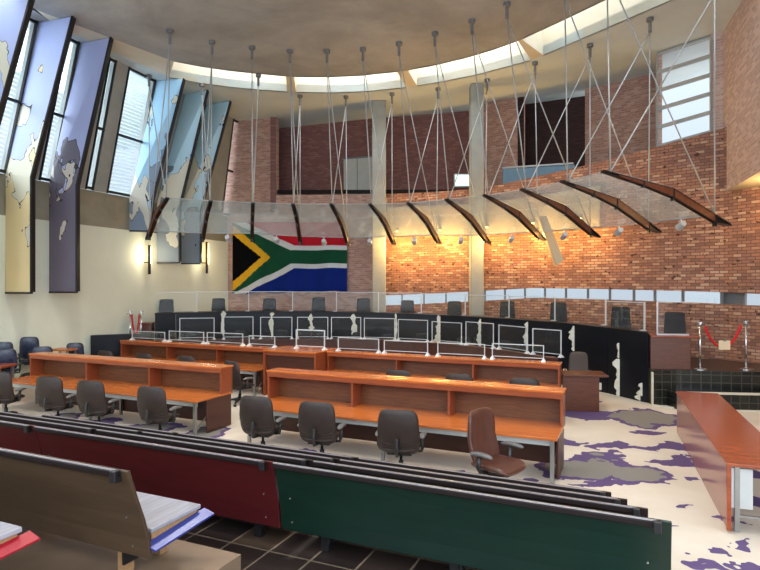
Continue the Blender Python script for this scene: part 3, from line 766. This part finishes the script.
wing('clerk_desk', (p.x, 14.0, 0), ROT*.35, .86, .72, 0, .9, 'low dark brown end desk standing in front of the black bench')
# platform (polygon slab)
pf = MB(); top = []
front = [bpx(x, .12, PZ) for x in [155,222,271,311,354,396,439,480,527,573,608,644]]+[V((7.05,14.95,PZ)),V((7.05,14.7,PZ)),at(676,374,14.7),at(760,374,14.4),at(830,374,14.0)]
back = [lwp(x,.04) for x in [810,760,724,700,660,592,560,500,440,378,330,276,240]]+[V((-7.2,25.9,0)),V((-8.3,22.9,0)),V((-9.0,21.1,0)),V((-8.9,20.6,0))]
poly = [V((p.x,p.y,PZ)) for p in front]+[V((p.x,p.y,PZ)) for p in back]; n_ = len(poly)
me = bpy.data.meshes.new('floor_platform'); vs = [tuple(p) for p in poly]+[(p.x,p.y,0) for p in poly]
fs = [tuple(range(n_))]+[(i, i+n_, (i+1)%n_+n_, (i+1)%n_) for i in range(n_)]
me.from_pydata(vs, [], fs); me.materials.append(M['brown_floor']); me.materials.append(M['black_tile']); uvl = me.uv_layers.new(name='UVMap')
cum = [0]
for i in range(n_): cum.append(cum[-1]+(poly[(i+1)%n_]-poly[i]).length)
for pi, pl in enumerate(me.polygons):
    pl.material_index = 0 if pi == 0 else 1
    if pi:
        i = pi-1; uu = [(cum[i],PZ),(cum[i],0),(cum[i+1],0),(cum[i+1],PZ)]
        for k, li in enumerate(pl.loop_indices): uvl.data[li].uv = uu[k]
o = bpy.data.objects.new('floor_platform', me); C.objects.link(o); struct(o)
# step with pale nosings in front of the platform
a, b = at(678,390,14.15), V((11.0,13.75,0))
wq = [(V((a.x,a.y,0)),V((b.x,b.y,0)),V((b.x,b.y,.42)),V((a.x,a.y,.42)),0,4.2),(V((a.x,a.y,.42)),V((b.x,b.y,.42)),V((b.x,14.5,.42)),V((a.x,14.75,.42)),0,4.2),(V((a.x,a.y,0)),V((a.x,a.y,.42)),V((a.x,14.75,.42)),V((a.x,14.75,0)),0,1)]
strip('floor_platform_step', wq, 'black_tile')
ns = MB(); ns.bar(V((a.x,a.y,.43)), V((b.x,b.y,.43)), .06, .05); ns.bar(V((a.x,a.y-.05,.02)), V((b.x,b.y-.05,.02)), .04, .05)
ns.bar(V((7.0,14.65,0)), V((7.0,14.65,.86)), .04, .05); ns.bar(V((7.0,14.6,.02)), V((a.x-.05,a.y+.1,.02)), .04, .05)
struct(ns.build('trim_2', 'nosing'))

rp = MB(); _q = [V((-9.4,19.45,0)),V((-8.0,20.2,0)),V((-8.05,20.58,0)),V((-8.9,20.62,0)),V((-9.1,20.9,0))]
_o = len(_q); rp.add(_q+[p+V((0,0,PZ)) for p in _q], [tuple(range(_o))[::-1], tuple(range(_o,2*_o))]+[(i,(i+1)%_o,(i+1)%_o+_o,i+_o) for i in range(_o)])
struct(rp.build('floor_ramp_landing','brown_floor'))
# perspex guards on the bench
posts = [148,197,249,293,337,379,422,466,510,556,607,659]
for k, (a, b) in enumerate(zip(posts, posts[1:])):
    p0, p1 = bpx(max(a,157),.12), bpx(min(b,646),.12); p0.z = p1.z = max(p0.z, p1.z)
    t = thing('bench_screen', 'clear acrylic guard standing on the black bench, %s from the left' % ordn[k], 'screen', p0, math.atan2(p1.y-p0.y, p1.x-p0.x), 'clear guards along the black bench')
    L = (V((p1.x,p1.y,0))-V((p0.x,p0.y,0))).length; h = .74
    MB().box(.02, L-.02, -.004, .004, .02, h).build('pane','clear_pane',t)
    MB().box(0, L, -.008, .008, h, h+.022).build('top_edge','white_metal',t)
    MB().box(L-.035, L-.005, -.02, .02, 0, h).build('post','white_metal',t)
    MB().box(L-.14, L-.005, -.06, .06, 0, .025).build('foot','white_metal',t)
a = at(662,337,14.75); t = thing('bench_screen', 'clear acrylic guard standing on the wooden return desk at right', 'screen', (a.x+.03,15.1,1.78), -.1, 'clear guards along the black bench')
MB().box(.02,.8,-.004,.004,.02,.86).build('pane','clear_pane',t); MB().box(0,.8,-.008,.008,.86,.88).build('top_edge','white_metal',t); MB().box(0,.03,-.02,.02,0,.86).build('post','white_metal',t); MB().box(.0,.8,-.05,.05,0,.03).build('foot','white_metal',t)

# ------------------------------------------------------------------ chairs
def chair(name, lab, cat, mat, bw=.50, bh=.58, bz=.79, head=False, arm='arm_grey', ribs=False, back_mat=None):
    t = thing(name, lab, cat)
    def fb(x, y, z):
        zz = bz+y; return V((x*(1-.10*(y/bh)), -.24-.10*(y/bh)+z+.09*(abs(x)/(bw/2))**2*.6-.02*math.cos(y*9), zz))
    bk = MB().pad(bw, bh, .085, fb, 5, 32).build('backrest', back_mat or mat, t, smooth=True, weld=True)
    if ribs:
        m = MB()
        for k in range(-3, 4): m.tube([fb(k*.055, -bh*.36, -.048), fb(k*.055, 0, -.052), fb(k*.055, bh*.38, -.048)], .009, 6)
        m.build('back_rib', 'grey_metal', bk, smooth=True)
    else:
        m = MB()
        for (zz_, am) in ((-.12*bh/.58,.05),(-.17*bh/.58,.035)):
            m.tube([fb(x*bw*.40, zz_*1.0-am*(1-x*x), -.044) for x in (-1,-.6,-.2,.2,.6,1)], .007, 6)
        m.build('seam', mat, bk, smooth=True)
    def fs_(x, y, z): return V((x, .02+y, .47+z+.03*(abs(x)/.26)**2-(.03*max(0,(y-.12))/.13)))
    MB().pad(.52, .50, .10, fs_, 5, 32).build('seat', mat, t, smooth=True, weld=True)
    MB().box(-.17,.17,-.15,.2,.38,.43).tube([(0,-.15,.40),(0,-.30,.42),(0,-.33,.55),(0,-.31,bz-.08)],.025,8).build('seat_frame','plastic',t,smooth=False,bevel=.01)
    for s in (-1, 1):
        a = MB().tube([(s*.2,.0,.42),(s*.29,-.02,.43),(s*.31,-.04,.50),(s*.31,-.02,.66)],[.022,.022,.026,.022],8).build('armrest','plastic',t,smooth=True)
        MB().pad(.085,.30,.045, lambda x,y,z: V((s*.31+x, .0+y, .68+z-.02*(y/.15)**2)), 3, 20).build('arm_pad',arm,a,smooth=True,weld=True)
    MB().tube([(0,0,.12),(0,0,.26),(0,0,.261),(0,0,.40)],[.035,.035,.02,.02],12).build('gas_column','plastic',t,smooth=True)
    st = MB()
    for k in range(5):
        an = 2*math.pi*k/5+.3; st.tube([(0,0,.13),(math.cos(an)*.16,math.sin(an)*.16,.12),(math.cos(an)*.31,math.sin(an)*.31,.085)],[.035,.028,.018],8)
    sb = st.build('star_base','plastic',t,smooth=True)
    for k in range(5):
        an = 2*math.pi*k/5+.3; c = V((math.cos(an)*.31,math.sin(an)*.31,.032)); d = V((-math.sin(an),math.cos(an),0))*.025
        MB().tube([c-d,c+d],.032,12).build('caster','plastic',sb)
    if head:
        MB().pad(bw*.92,.20,.10, lambda x,y,z: V((x,-.32+z+.07*(abs(x)/.25)**2, bz+bh/2-.02+y)), 5, 28).build('headrest',mat,t,smooth=True,weld=True)
    return t
ch_off = chair('office_chair', '', 'chair', 'leather', .58, .70, .76)
ch_judge = chair('judge_chair', '', 'chair', 'black_leather', .56, .78, .98, head=True, arm='plastic')
ch_clerk = chair('clerk_chair', '', 'chair', 'black_leather', .48, .52, .80, ribs=True)
ch_brown = chair('office_chair', '', 'chair', 'brown_leather', .52, .72, .80)
ch_mesh = chair('clerk_chair', '', 'chair', 'mesh_brown', .5, .55, .80)
ch_blue = chair('covered_chair', '', 'chair', 'blue_leather', .56, .62, .86, arm='plastic')
index_kids()
names = ['leftmost','second','third','fourth']
for k, px in enumerate([6, 58, 99, 160]):
    p = court(u_on_ray(px, 8.5), 8.5); place(ch_off, p, ROT+(.35,.22,.2,.12)[k], 'dark leather office chair at the front left desk, %s' % ['cut by photo edge','second from the left','third from the left','nearest the steel desk legs'][k], 'office chairs at the front row of desks', (1.16,1.16,1.04))
for k, px in enumerate([263, 322, 401]):
    p = court(u_on_ray(px, 8.55), 8.55); place(ch_off, p, ROT+(.12,.15,.2)[k], 'dark leather office chair at the front right desk, %s' % ['beside its left end','second from its left end','left of the turned brown chair'][k], 'office chairs at the front row of desks', (1.16,1.16,1.04))
p = court(u_on_ray(497, 8.15), 8.15); place(ch_brown, p, ROT-1.95, 'brown leather office chair turned sideways with its seat showing', 'turned brown chair', (1.25,1.25,1.10))
# second row
for k, px in enumerate([112, 150, 192]):
    p = court(u_on_ray(px, 12.55), 12.55); place(ch_off, p, ROT, 'chair top peeping above the front left desk, %s of three' % names[k].replace('most',''), 'chairs hidden behind the front desks', (1.15,1.1,1.02))
for k, px in enumerate([402, 461, 524]):
    p = court(u_on_ray(px, 12.55), 12.55); place(ch_off, p, ROT+.1*k, 'chair top peeping above the front right desk, %s of three' % names[k].replace('most',''), 'chairs hidden behind the front desks', (1.15,1.1,1.02))
p = court(u_on_ray(240, 12.1), 12.1); place(ch_off, p, ROT-.3, 'dark office chair seen in the gap between the two front desks', 'chair in the gap', (1.16,1.16,1.04))
# right hand desk
for k, v in enumerate((11.0, 8.8)):
    place(ch_off, court(2.45, v), ROT+math.pi/2+.2, 'dark office chair behind the red desk at the right edge, %s one' % ('farther','nearer')[k], 'chairs at the right desk')
# judges
for k, (px, ty) in enumerate([(166,299),(218,298),(269,298),(318,297),(363,298),(407,300),(454,301),(507,301),(558,302),(620,306.5),(674,312)]):
    Y = interpx(BT, px)+1.15 if k < 10 else 15.95
    x = (px-380)/F*Y; rz = math.pi+(px-330)/F*.95*-1
    zs = (zy(ty, Y)-PZ)/1.46
    place(ch_judge, (x, Y, PZ), rz, 'high backed black leather judge chair behind the black bench, %s' % (ordn[k]+' from the left' if k < 10 else 'rightmost, behind the wooden return'), 'judge chairs behind the bench', (1.0,1.0,zs))
# clerk platform, desk and chairs
CP = [(150,19.3),(196,19.6),(240,19.9),(276,19.95),(312,19.95),(346,19.9),(380,19.75),(413,19.2),(447,18.4),(480,17.4),(513,16.2),(547,14.95),(558,14.8)]
def cpx(px, z=0, off=0): Y = interp(CP, px)+off; return V(((px-380)/F*(Y-off*.5), Y, z))
pl = MB()
for a, b in zip(CP[:-2], CP[1:-1]):
    p0, p1 = cpx(a[0]), cpx(b[0]); q0, q1 = bpx(a[0],-.04,0), bpx(b[0],-.04,0); h = V((0,0,.3))
    pl.hexa([p0,p1,q1,q0],[p0+h,p1+h,q1+h,q0+h])
struct(pl.build('floor_clerk_platform','carpet'))
cd = thing('clerk_counter', 'long curved dark counter carrying the row of clear screens', 'counter', (0,0,0))
f1 = MB(); f2 = MB()
for a, b in zip(CP, CP[1:]):
    p0, p1 = cpx(a[0]), cpx(b[0]); n_ = V((0,.05,0)); h = V((0,0,1.16)); t2 = V((0,0,.045)); dpt = V((.0,.35,0))
    f1.hexa([p0,p1,p1+n_,p0+n_],[p0+h,p1+h,p1+n_+h,p0+n_+h]); f2.hexa([p0-n_+h,p1-n_+h,p1+dpt+h,p0+dpt+h],[p0-n_+h+t2,p1-n_+h+t2,p1+dpt+h+t2,p0+dpt+h+t2])
f1.build('front_panel','dark_wood',cd); f2.build('counter_top','dark_wood',cd)
def screen(name, p0, p1, h, lab, group, bar=.022):
    t = thing(name, lab, 'screen', p0, math.atan2(p1.y-p0.y, p1.x-p0.x), group); L = V((p1.x-p0.x,p1.y-p0.y,0)).length
    MB().box(.02, L-.02, -.004, .004, .07, h).build('pane','clear_pane',t)
    f = MB(); f.box(0,L,-.012,.012,h-bar,h); f.box(0,bar,-.012,.012,.02,h); f.box(L-bar,L,-.012,.012,.02,h); f.box(0,L,-.010,.010,.07,.07+bar*.7); f.build('frame','white_metal',t)
    for x in (bar/2, L-bar/2):
        MB().hexa([V((x-.05,-.09,0)),V((x+.05,-.09,0)),V((x+.05,.09,0)),V((x-.05,.09,0))],[V((x-.02,-.02,.07)),V((x+.02,-.02,.07)),V((x+.02,.02,.07)),V((x-.02,.02,.07))]).build('foot','white_metal',t)
for k, (a, b, y0, y1) in enumerate([(179,214,318.5,340),(223,253,318,340),(260,292,317.5,339),(297,328,317.5,339),(331,361,317,338.5),(364,395,318,339),(398,428,320,341),(432,462,323,344),(466,494,324,348),(499,528,328,353),(533,562,331.5,358)]):
    m_ = (a+b)/2; Y = interp(CP, m_); p0, p1 = cpx(a, 1.205, .1), cpx(b, 1.205, .1)
    h = (y1-y0)/F*Y+.02
    screen('counter_screen', p0, p1, h, 'white framed clear screen on the curved counter, %s from the left' % ordn[k], 'framed screens on the curved counter', .022)
for k, (px, ty) in enumerate([(192,331),(239,330),(281,330),(323,330),(358,332),(387,334),(421,333),(463,337),(503,340.5),(543,350)]):
    Y = interp(CP, px)+.62 if px < 530 else 15.65
    zs = (zy(ty, Y)-.3)/1.08
    place(ch_clerk, ((px-380)/F*Y, Y, .3 if px < 530 else 0), math.pi-(px-330)/F*.9, 'ribbed dark clerk chair between the counter and the black bench, %s from the left' % ordn[k], 'clerk chairs behind the counter', (1,1,zs if px < 530 else zs*.78+.1))
place(ch_mesh, ((577-380)/F*15.25, 15.25, 0), math.pi-.5, 'brown woven chair behind the low end desk', 'woven chair', (1,1,1.2))
index_kids()

# ------------------------------------------------------------------ court desks
def desk(L, label, u, v, nb=3, H=1.27):
    t = thing('court_desk', label, 'desk', court(u, v), ROT, 'long wooden court desks')
    MB().box(0,L,0,1.15,.705,.75).build('worktop','desk_wood',t,bevel=.006)
    MB().box(-.02,L+.02,.75,1.17,H-.04,H).build('shelf_top','desk_wood',t,bevel=.008)
    MB().box(0,L,.76,.79,H-.13,H-.04).build('fascia','desk_face',t,bevel=.004)
    MB().box(0,L,1.12,1.15,.75,H-.04).build('shelf_back','shelf_inner_shade',t)
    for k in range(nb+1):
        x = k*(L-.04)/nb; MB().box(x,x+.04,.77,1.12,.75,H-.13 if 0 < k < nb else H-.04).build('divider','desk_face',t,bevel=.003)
    MB().box(.08,L-.08,.95,.99,.08,.705).build('modesty_panel','dark_wood',t)
    MB().box(L-.05,L-.02,.35,1.13,.02,.705).build('end_panel','dark_wood',t)
    MB().box(.08,L-.08,.10,.14,.60,.705).build('cable_tray','light_steel',t)
    for x in (.08, L*.5, L-.08):
        for y in (.06, .9): MB().box(x-.03,x+.03,y-.03,y+.03,0,.705).build('leg','steel',t,bevel=.004)
    MB().bar((L-.08,.09,.12),(L-.08,.87,.66),.03,.03).bar((.08,.09,.12),(.08,.87,.66),.03,.03).build('brace','steel',t)
    return t
desk(6.2, 'long orange wood desk at front left with four dark chairs', -14.3, 9.03, H=1.33)
desk(5.85, 'long orange wood desk at front right with the turned brown chair', -6.92, 9.05, H=1.34)
desk(6.0, 'long orange wood desk behind the front left desk', -15.55, 13.0)
desk(6.15, 'long orange wood desk behind the front right desk, low screens on top', -7.72, 13.0)
# box shaped stand between the rear desks
t = thing('lectern_desk', 'raised wooden box desk between the two rear desks with a tall screen', 'desk', court(-9.5,13.25), ROT)
MB().box(0,1.72,0,1.2,1.24,1.29).build('desk_top','desk_wood',t,bevel=.01)
MB().box(.03,1.69,.12,.16,.05,1.24).build('front_panel','dark_wood',t)
MB().box(1.65,1.70,.02,1.18,0,1.24).build('side_panel','desk_face',t,bevel=.005); MB().box(0,.05,.02,1.18,0,1.24).build('side_panel','desk_face',t,bevel=.005)
MB().box(.05,1.65,.05,.1,1.14,1.24).build('fascia','desk_face',t)
# low screens on the rear desks
def hut(px, z=1.27, v=14.0): 
    return court(u_on_ray(px, v), v, z)
for k, (a, b, y0, y1) in enumerate([(132,165,330.5,339),(169,204,331.5,342),(207,243,333,344),(249,275,336,346),(338,379,339,352),(384,428,341.5,354),(437.5,485,345,358),(492,544,347,362)]):
    p0, p1 = hut(a), hut(b); Y = (p0.y+p1.y)/2; h = (y1-y0)/F*Y
    screen('desk_screen', p0, p1, h+.03, 'low clear screen on the rear %s desk, %s from its left end' % ('left' if k < 4 else 'right', ordn[k%4]), 'low screens on the rear desks', .02)
p0, p1 = court(u_on_ray(296,13.9),13.9,1.29), court(u_on_ray(325,13.9),13.9,1.29)
screen('desk_screen', p0, p1, .55, 'taller clear screen standing on the box desk between the rear desks', 'tall screen on the box desk', .03)

# right hand desk running away from the camera
t = thing('side_desk', 'long glossy red brown desk running along the right edge of the court', 'desk', court(1.06,8.25), ROT+.05)
MB().box(0,.78,0,5.2,.84,.88).build('desk_top','red_wood',t,bevel=.006)
MB().box(.02,.05,.05,5.15,.03,.84).build('front_panel','floor_reflection_pink',t)
MB().box(.0,.05,0,.06,.03,.84).build('end_edge','red_wood',t,bevel=.004)
MB().box(.02,.75,5.12,5.16,.03,.84).build('end_panel','tan_stone',t)
for (x, y) in ((.13,.12),(.68,.12),(.13,2.6),(.68,2.6),(.13,5.0),(.68,5.0)): MB().box(x-.03,x+.03,y-.03,y+.03,0,.84).build('leg','steel',t,bevel=.004)
MB().bar((.13,.12,.2),(.68,.12,.2),.03,.03).bar((.13,.12,.78),(.68,2.6,.25),.03,.03).build('brace','steel',t)
MB().box(.06,.3,.1,.14,.3,.8).build('cable_panel','light_steel',t)
# desk and covered chairs on the raised strip at far left
strip_l = uvbox('floor_side_platform', -18.2, -14.75, 9.2, 13.9, 0, .35, 'carpet')
t = thing('side_desk', 'red wood desk at the left edge behind the front left desk', 'desk', (-11.2,14.55,.35), -.1)
MB().box(0,1.65,0,.55,.64,.70).build('desk_top','red_wood',t,bevel=.008); MB().box(.05,1.6,.03,.06,0,.64).build('front_panel','desk_face',t)
for x in (.08,1.57): MB().box(x-.03,x+.03,.45,.51,0,.64).build('leg','steel',t)
pa = at(75,347,17.2)
t = thing('small_table', 'small wooden table among the covered chairs by the cream wall', 'table', (pa.x-.75,17.2,0), -.3)
MB().box(-.05,.65,0,.4,1.12,1.17).build('table_top','desk_wood',t,bevel=.006)
for x in (0,.6):
    for y in (.05,.35): MB().box(x-.025,x+.025,y-.025,y+.025,0,1.12).build('leg','steel',t)
for k, (px, ty, Y, lab) in enumerate([(8,348,15.35,'in front of the leftmost pair'),(5,341,15.95,'hard against the left edge of the photo'),(31,336,16.85,'tallest, standing alone'),(44,345.5,15.9,'mostly hidden behind the orange desk'),(76,342,17.9,'nearest the low black wall')]):
    zs = (zy(ty, Y)-(.35))/1.17
    place(ch_blue, ((px-380)/F*Y, Y, .35 if k != 4 else 0), .35, 'plastic covered blue chair by the cream wall, %s' % lab, 'plastic covered chairs at far left', (.92,.92,zs if k != 4 else (zy(ty,Y))/1.17))

# ------------------------------------------------------------------ rope stanchions
def stanchion(p, lab, h=1.15):
    t = thing('stanchion', lab, 'stanchion', p, 0, 'chrome rope stanchions')
    MB().lathe([(.17,0),(.17,.02),(.06,.04),(.03,.06)],(0,0,0),20).build('base','chrome',t,smooth=False)
    MB().lathe([(.028,.05),(.028,h-.05)],(0,0,0),12).build('post','chrome',t,smooth=True)
    MB().lathe([(.028,h-.06),(.05,h-.05),(.05,h-.02),(.085,h-.01),(.085,h+.01),(.02,h+.02)],(0,0,0),16).build('cap','chrome',t)
    MB().tube([(-.06,0,h-.08),(-.1,0,h-.10)],.015,6).tube([(.06,0,h-.08),(.1,0,h-.10)],.015,6).build('hook','chrome',t)
def rope(a, b, sag, lab):
    pts = []
    for k in range(25):
        s = k/24; c = (math.cosh((s-.5)*3.2)-math.cosh(1.6))/(math.cosh(1.6)-1); pts.append(a.lerp(b, s)+V((0,0,c*sag)))
    tag(MB().tube(pts,.032,10).build('barrier_rope','rope_red',smooth=True), lab, 'rope')
s1, s2 = at(700,374.5,14.85), at(746,374,14.85)
s1 = V((s1.x, 14.85, PZ)); s2 = V((s2.x, 14.85, PZ))
stanchion(s1, 'chrome stanchion left of the red rope on the black tiled platform', 1.22); stanchion(s2, 'chrome stanchion right of the red rope on the black tiled platform', 1.25)
rope(s1+V((.13,0,1.12)), s2+V((-.13,0,1.15)), .55, 'red velvet rope sagging between the two right stanchions')
cpos = at(722,349,14.8)
t = thing('notice_card', 'small cream notice card hanging on the right red rope', 'card', (lerp(s1.x,s2.x,.5), 14.82, 1.42))
MB().box(-.15,.15,-.04,-.025,0,.24).build('card','card',t,bevel=.005); MB().box(-.03,.03,-.045,-.02,.22,.30).build('clip','chrome',t)
a = V(((130-380)/F*20.0, 20.0, PZ)); b = V(((141-380)/F*20.45, 20.45, PZ))
stanchion(a, 'chrome stanchion with red rope in front of the low black wall at left', 1.28); stanchion(b, 'chrome stanchion farther back at the far left end of the black bench', 1.25)
rope(a+V((.06,0,1.16)), b+V((-.06,0,1.13)), .7, 'red velvet rope hanging at the left end of the black bench')

# ------------------------------------------------------------------ gallery benches
def gbench(L, label, u, v, z, top, back_mat, seat_mat='pale_wood', edge_mat=None, leg_mat='black_metal', lean=.12):
    """local x along the bench, y towards the court; z=0 is the step"""
    t = thing('gallery_bench', label, 'bench', court(u, v, z), ROT, 'public gallery benches')
    H = top; lo = .20
    prof = [(0.20,lo),(.175,lo+.14),(.13,lo+.30),(.07,lo+.46),(0.0,H)]
    prof = [(a*lean/.2, b if i < 4 else H) for i, (a, b) in enumerate(prof)]
    m = MB(); vs = []
    for (y, zz) in prof: vs += [(0,y,zz),(L,y,zz),(L,y+.03,zz),(0,y+.03,zz)]
    fs = [(0,3,2,1)]
    for k in range(len(prof)-1):
        o = k*4
        for j in range(4): fs.append((o+j,o+(j+1)%4,o+4+(j+1)%4,o+4+j))
    e = (len(prof)-1)*4; fs.append((e,e+1,e+2,e+3)); m.add(vs, fs)
    bk = m.build('backrest', back_mat, t, bevel=.006)
    b2 = MB(); yr = -.025
    b2.box(-.0, L-.06, yr, .0, H-.045, H-.005); b2.build('top_rail', 'dark_rail', bk, bevel=.006)
    MB().box(.0, L-.09, -.012, -.003, H-.005, H+.004).build('rail_highlight','highlight_silver',bk)  # pale strip put in for the highlight line along the rail
    MB().box(L-.11, L-.06, -.045, .01, H-.075, H+.003).build('rail_end','black_metal',bk,bevel=.005)
    for x in (L-.14, .12):
        for zz in (lo+.08, lo+.30):
            yy = lean/.2*(.186 if zz < lo+.2 else .13); MB().tube([(x,yy+.01,zz),(x,yy-.008,zz)],.007,8).build('bolt','chrome',bk)
    MB().box(.03,L-.03,.24,.74,lo+.16,lo+.195).build('seat',seat_mat,t,bevel=.008)
    MB().box(.05,L-.05,.26,.72,lo+.11,lo+.16).build('seat_frame','seat_wood',t)
    if edge_mat: MB().hexa([V((L-.05,.20,lo+.09)),V((L+.05,.20,lo+.06)),V((L+.05,.80,lo+.10)),V((L-.05,.80,lo+.13))],[V((L-.05,.20,lo+.105)),V((L+.05,.20,lo+.075)),V((L+.05,.80,lo+.115)),V((L-.05,.80,lo+.145))]).build('end_strip',edge_mat,t,bevel=.003)
    for x in (.35, L/2, L-.35):
        MB().box(x-.04,x+.04,.27,.35,0,lo+.11).build('leg',leg_mat,t,bevel=.004); MB().box(x-.04,x+.04,.6,.68,0,lo+.11).build('leg',leg_mat,t,bevel=.004)
        MB().box(x+.06,x+.08,.22,.72,lo-.1,lo+.02).build('brace','black_metal',t)
    return t
gbench(3.5, 'brown gallery bench with pale seat and blue end strip, nearest the camera', -6.55, 2.75, 1.0, .87, 'khaki_ply', leg_mat='seat_wood', lean=.2, edge_mat='blue_metal')
gbench(3.3, 'gallery bench at the bottom left corner showing only its seat with a red end strip', -6.75, 1.60, 1.2, .90, 'khaki_ply', edge_mat='red_metal', leg_mat='seat_wood')
gbench(3.065, 'dark green gallery bench back in the foreground', -2.84, 4.12, .75, .82, 'green_ply')
gbench(3.065, 'dark red gallery bench back left of the green one', -5.92, 4.12, .75, .82, 'maroon_ply')
gbench(3.065, 'dark red gallery bench farthest left in the foreground row', -9.0, 4.12, .75, .82, 'maroon_ply')
for (v, z, dz, du, nm) in ((5.0,.5,.82,-.12,'second'),(5.87,.25,.82,-.28,'third'),(6.72,.0,.83,-.45,'fourth, lowest')):
    gbench(3.065, '%s row gallery bench, right unit, only its top edge showing beyond the green bench' % nm, -2.84+du, v, z, dz, 'dark_ply')
    gbench(3.065, '%s row gallery bench, middle unit, only its top edge showing beyond the red bench' % nm, -5.92+du, v, z, dz, 'dark_ply')
    gbench(3.065, '%s row gallery bench, left unit, only its top edge showing below the left chairs' % nm, -9.0+du, v, z, dz, 'dark_ply')

# ------------------------------------------------------------------ camera, light, view
cam = bpy.data.cameras.new('camera'); co = bpy.data.objects.new('camera', cam); C.objects.link(co)
co.location = (0,0,CH); co.rotation_euler = (math.pi/2, 0, 0)
cam.sensor_width = 36; cam.lens = 36*F/760; cam.clip_start = .05; cam.clip_end = 200
S.camera = co
W = bpy.data.worlds.new('world'); S.world = W; W.use_nodes = True
bg = W.node_tree.nodes['Background']; bg.inputs[0].default_value = (.80,.90,1.0,1)
_t = W.node_tree; _c = _t.nodes.new('ShaderNodeTexCoord'); _s = _t.nodes.new('ShaderNodeSeparateXYZ'); _m = _t.nodes.new('ShaderNodeMapRange')
_t.links.new(_c.outputs['Generated'], _s.inputs[0]); _t.links.new(_s.outputs[1], _m.inputs[0])   # sky made brighter behind the viewer, added as fill through the open back
_m.inputs[1].default_value = .2; _m.inputs[2].default_value = -.5; _m.inputs[3].default_value = .5; _m.inputs[4].default_value = 2.2
_z = _t.nodes.new('ShaderNodeMapRange'); _t.links.new(_s.outputs[2], _z.inputs[0]); _z.inputs[1].default_value = .05; _z.inputs[2].default_value = .45; _z.inputs[3].default_value = 1.0; _z.inputs[4].default_value = 1.9
_p = _t.nodes.new('ShaderNodeMath'); _p.operation = 'MULTIPLY'; _t.links.new(_m.outputs[0], _p.inputs[0]); _t.links.new(_z.outputs[0], _p.inputs[1])
_t.links.new(_p.outputs[0], bg.inputs[1])
def area(name, loc, target, sx, sy, e, col):
    l = bpy.data.lights.new(name,'AREA'); l.shape = 'RECTANGLE'; l.size = sx; l.size_y = sy; l.energy = e; l.color = col
    o = bpy.data.objects.new(name, l); C.objects.link(o); o.location = loc
    o.rotation_euler = (V(target)-V(loc)).to_track_quat('-Z','Y').to_euler(); return o
# daylight through the left clerestory and the high right window
area('daylight_left', (-13.5,18,10), (-2,17,2), 9, 5, 1900, (.85,.93,1))
area('daylight_right', (12.4,21,12.0), (4,12,2), 3, 5, 700, (.9,.95,1))
for k, (x, y) in enumerate([(-8,8),(-3,7),(2.5,6.5),(-6.5,12.5),(-1.5,12),(3.5,11)]):
    t = thing('ceiling_lamp', 'round ceiling lamp above the court desks, out of the picture', 'ceiling light', (x,y,ZC-.12), 0, 'ceiling lamps above the court')
    MB().lathe([(.22,0),(.22,.12)],(0,0,0),20).build('housing','white_metal',t); MB().lathe([(.18,-.012),(.18,-.002)],(0,0,0),20).build('diffuser','lamp_warm',t)
    l = bpy.data.lights.new('lamp_light','SPOT'); l.energy = 700; l.color = (1,.97,.91); l.spot_size = 2.1; l.spot_blend = .6; l.shadow_soft_size = .25
    o = bpy.data.objects.new('lamp_light', l); C.objects.link(o); o.parent = t; o.location = (0,0,-.1)
for (x, y, rx) in ((-2.5,21.5,0),(3.2,19.7,-.35)):
    l = bpy.data.lights.new('daylight_skylight','AREA'); l.shape = 'RECTANGLE'; l.size = 5.5; l.size_y = 1.2; l.energy = 70; l.color = (.95,.97,1)
    o = bpy.data.objects.new('daylight_skylight', l); C.objects.link(o); o.location = (x,y,ZC+1.6); o.rotation_euler = (0,0,rx)
S.view_settings.view_transform = 'Standard'; S.view_settings.look = 'None'; S.view_settings.gamma = 1; S.view_settings.exposure = 0.6
S.view_settings.use_curve_mapping = False
S.cycles.max_bounces = 8; S.cycles.transparent_max_bounces = 24; S.cycles.caustics_reflective = False; S.cycles.caustics_refractive = False
S.cycles.sample_clamp_indirect = 4
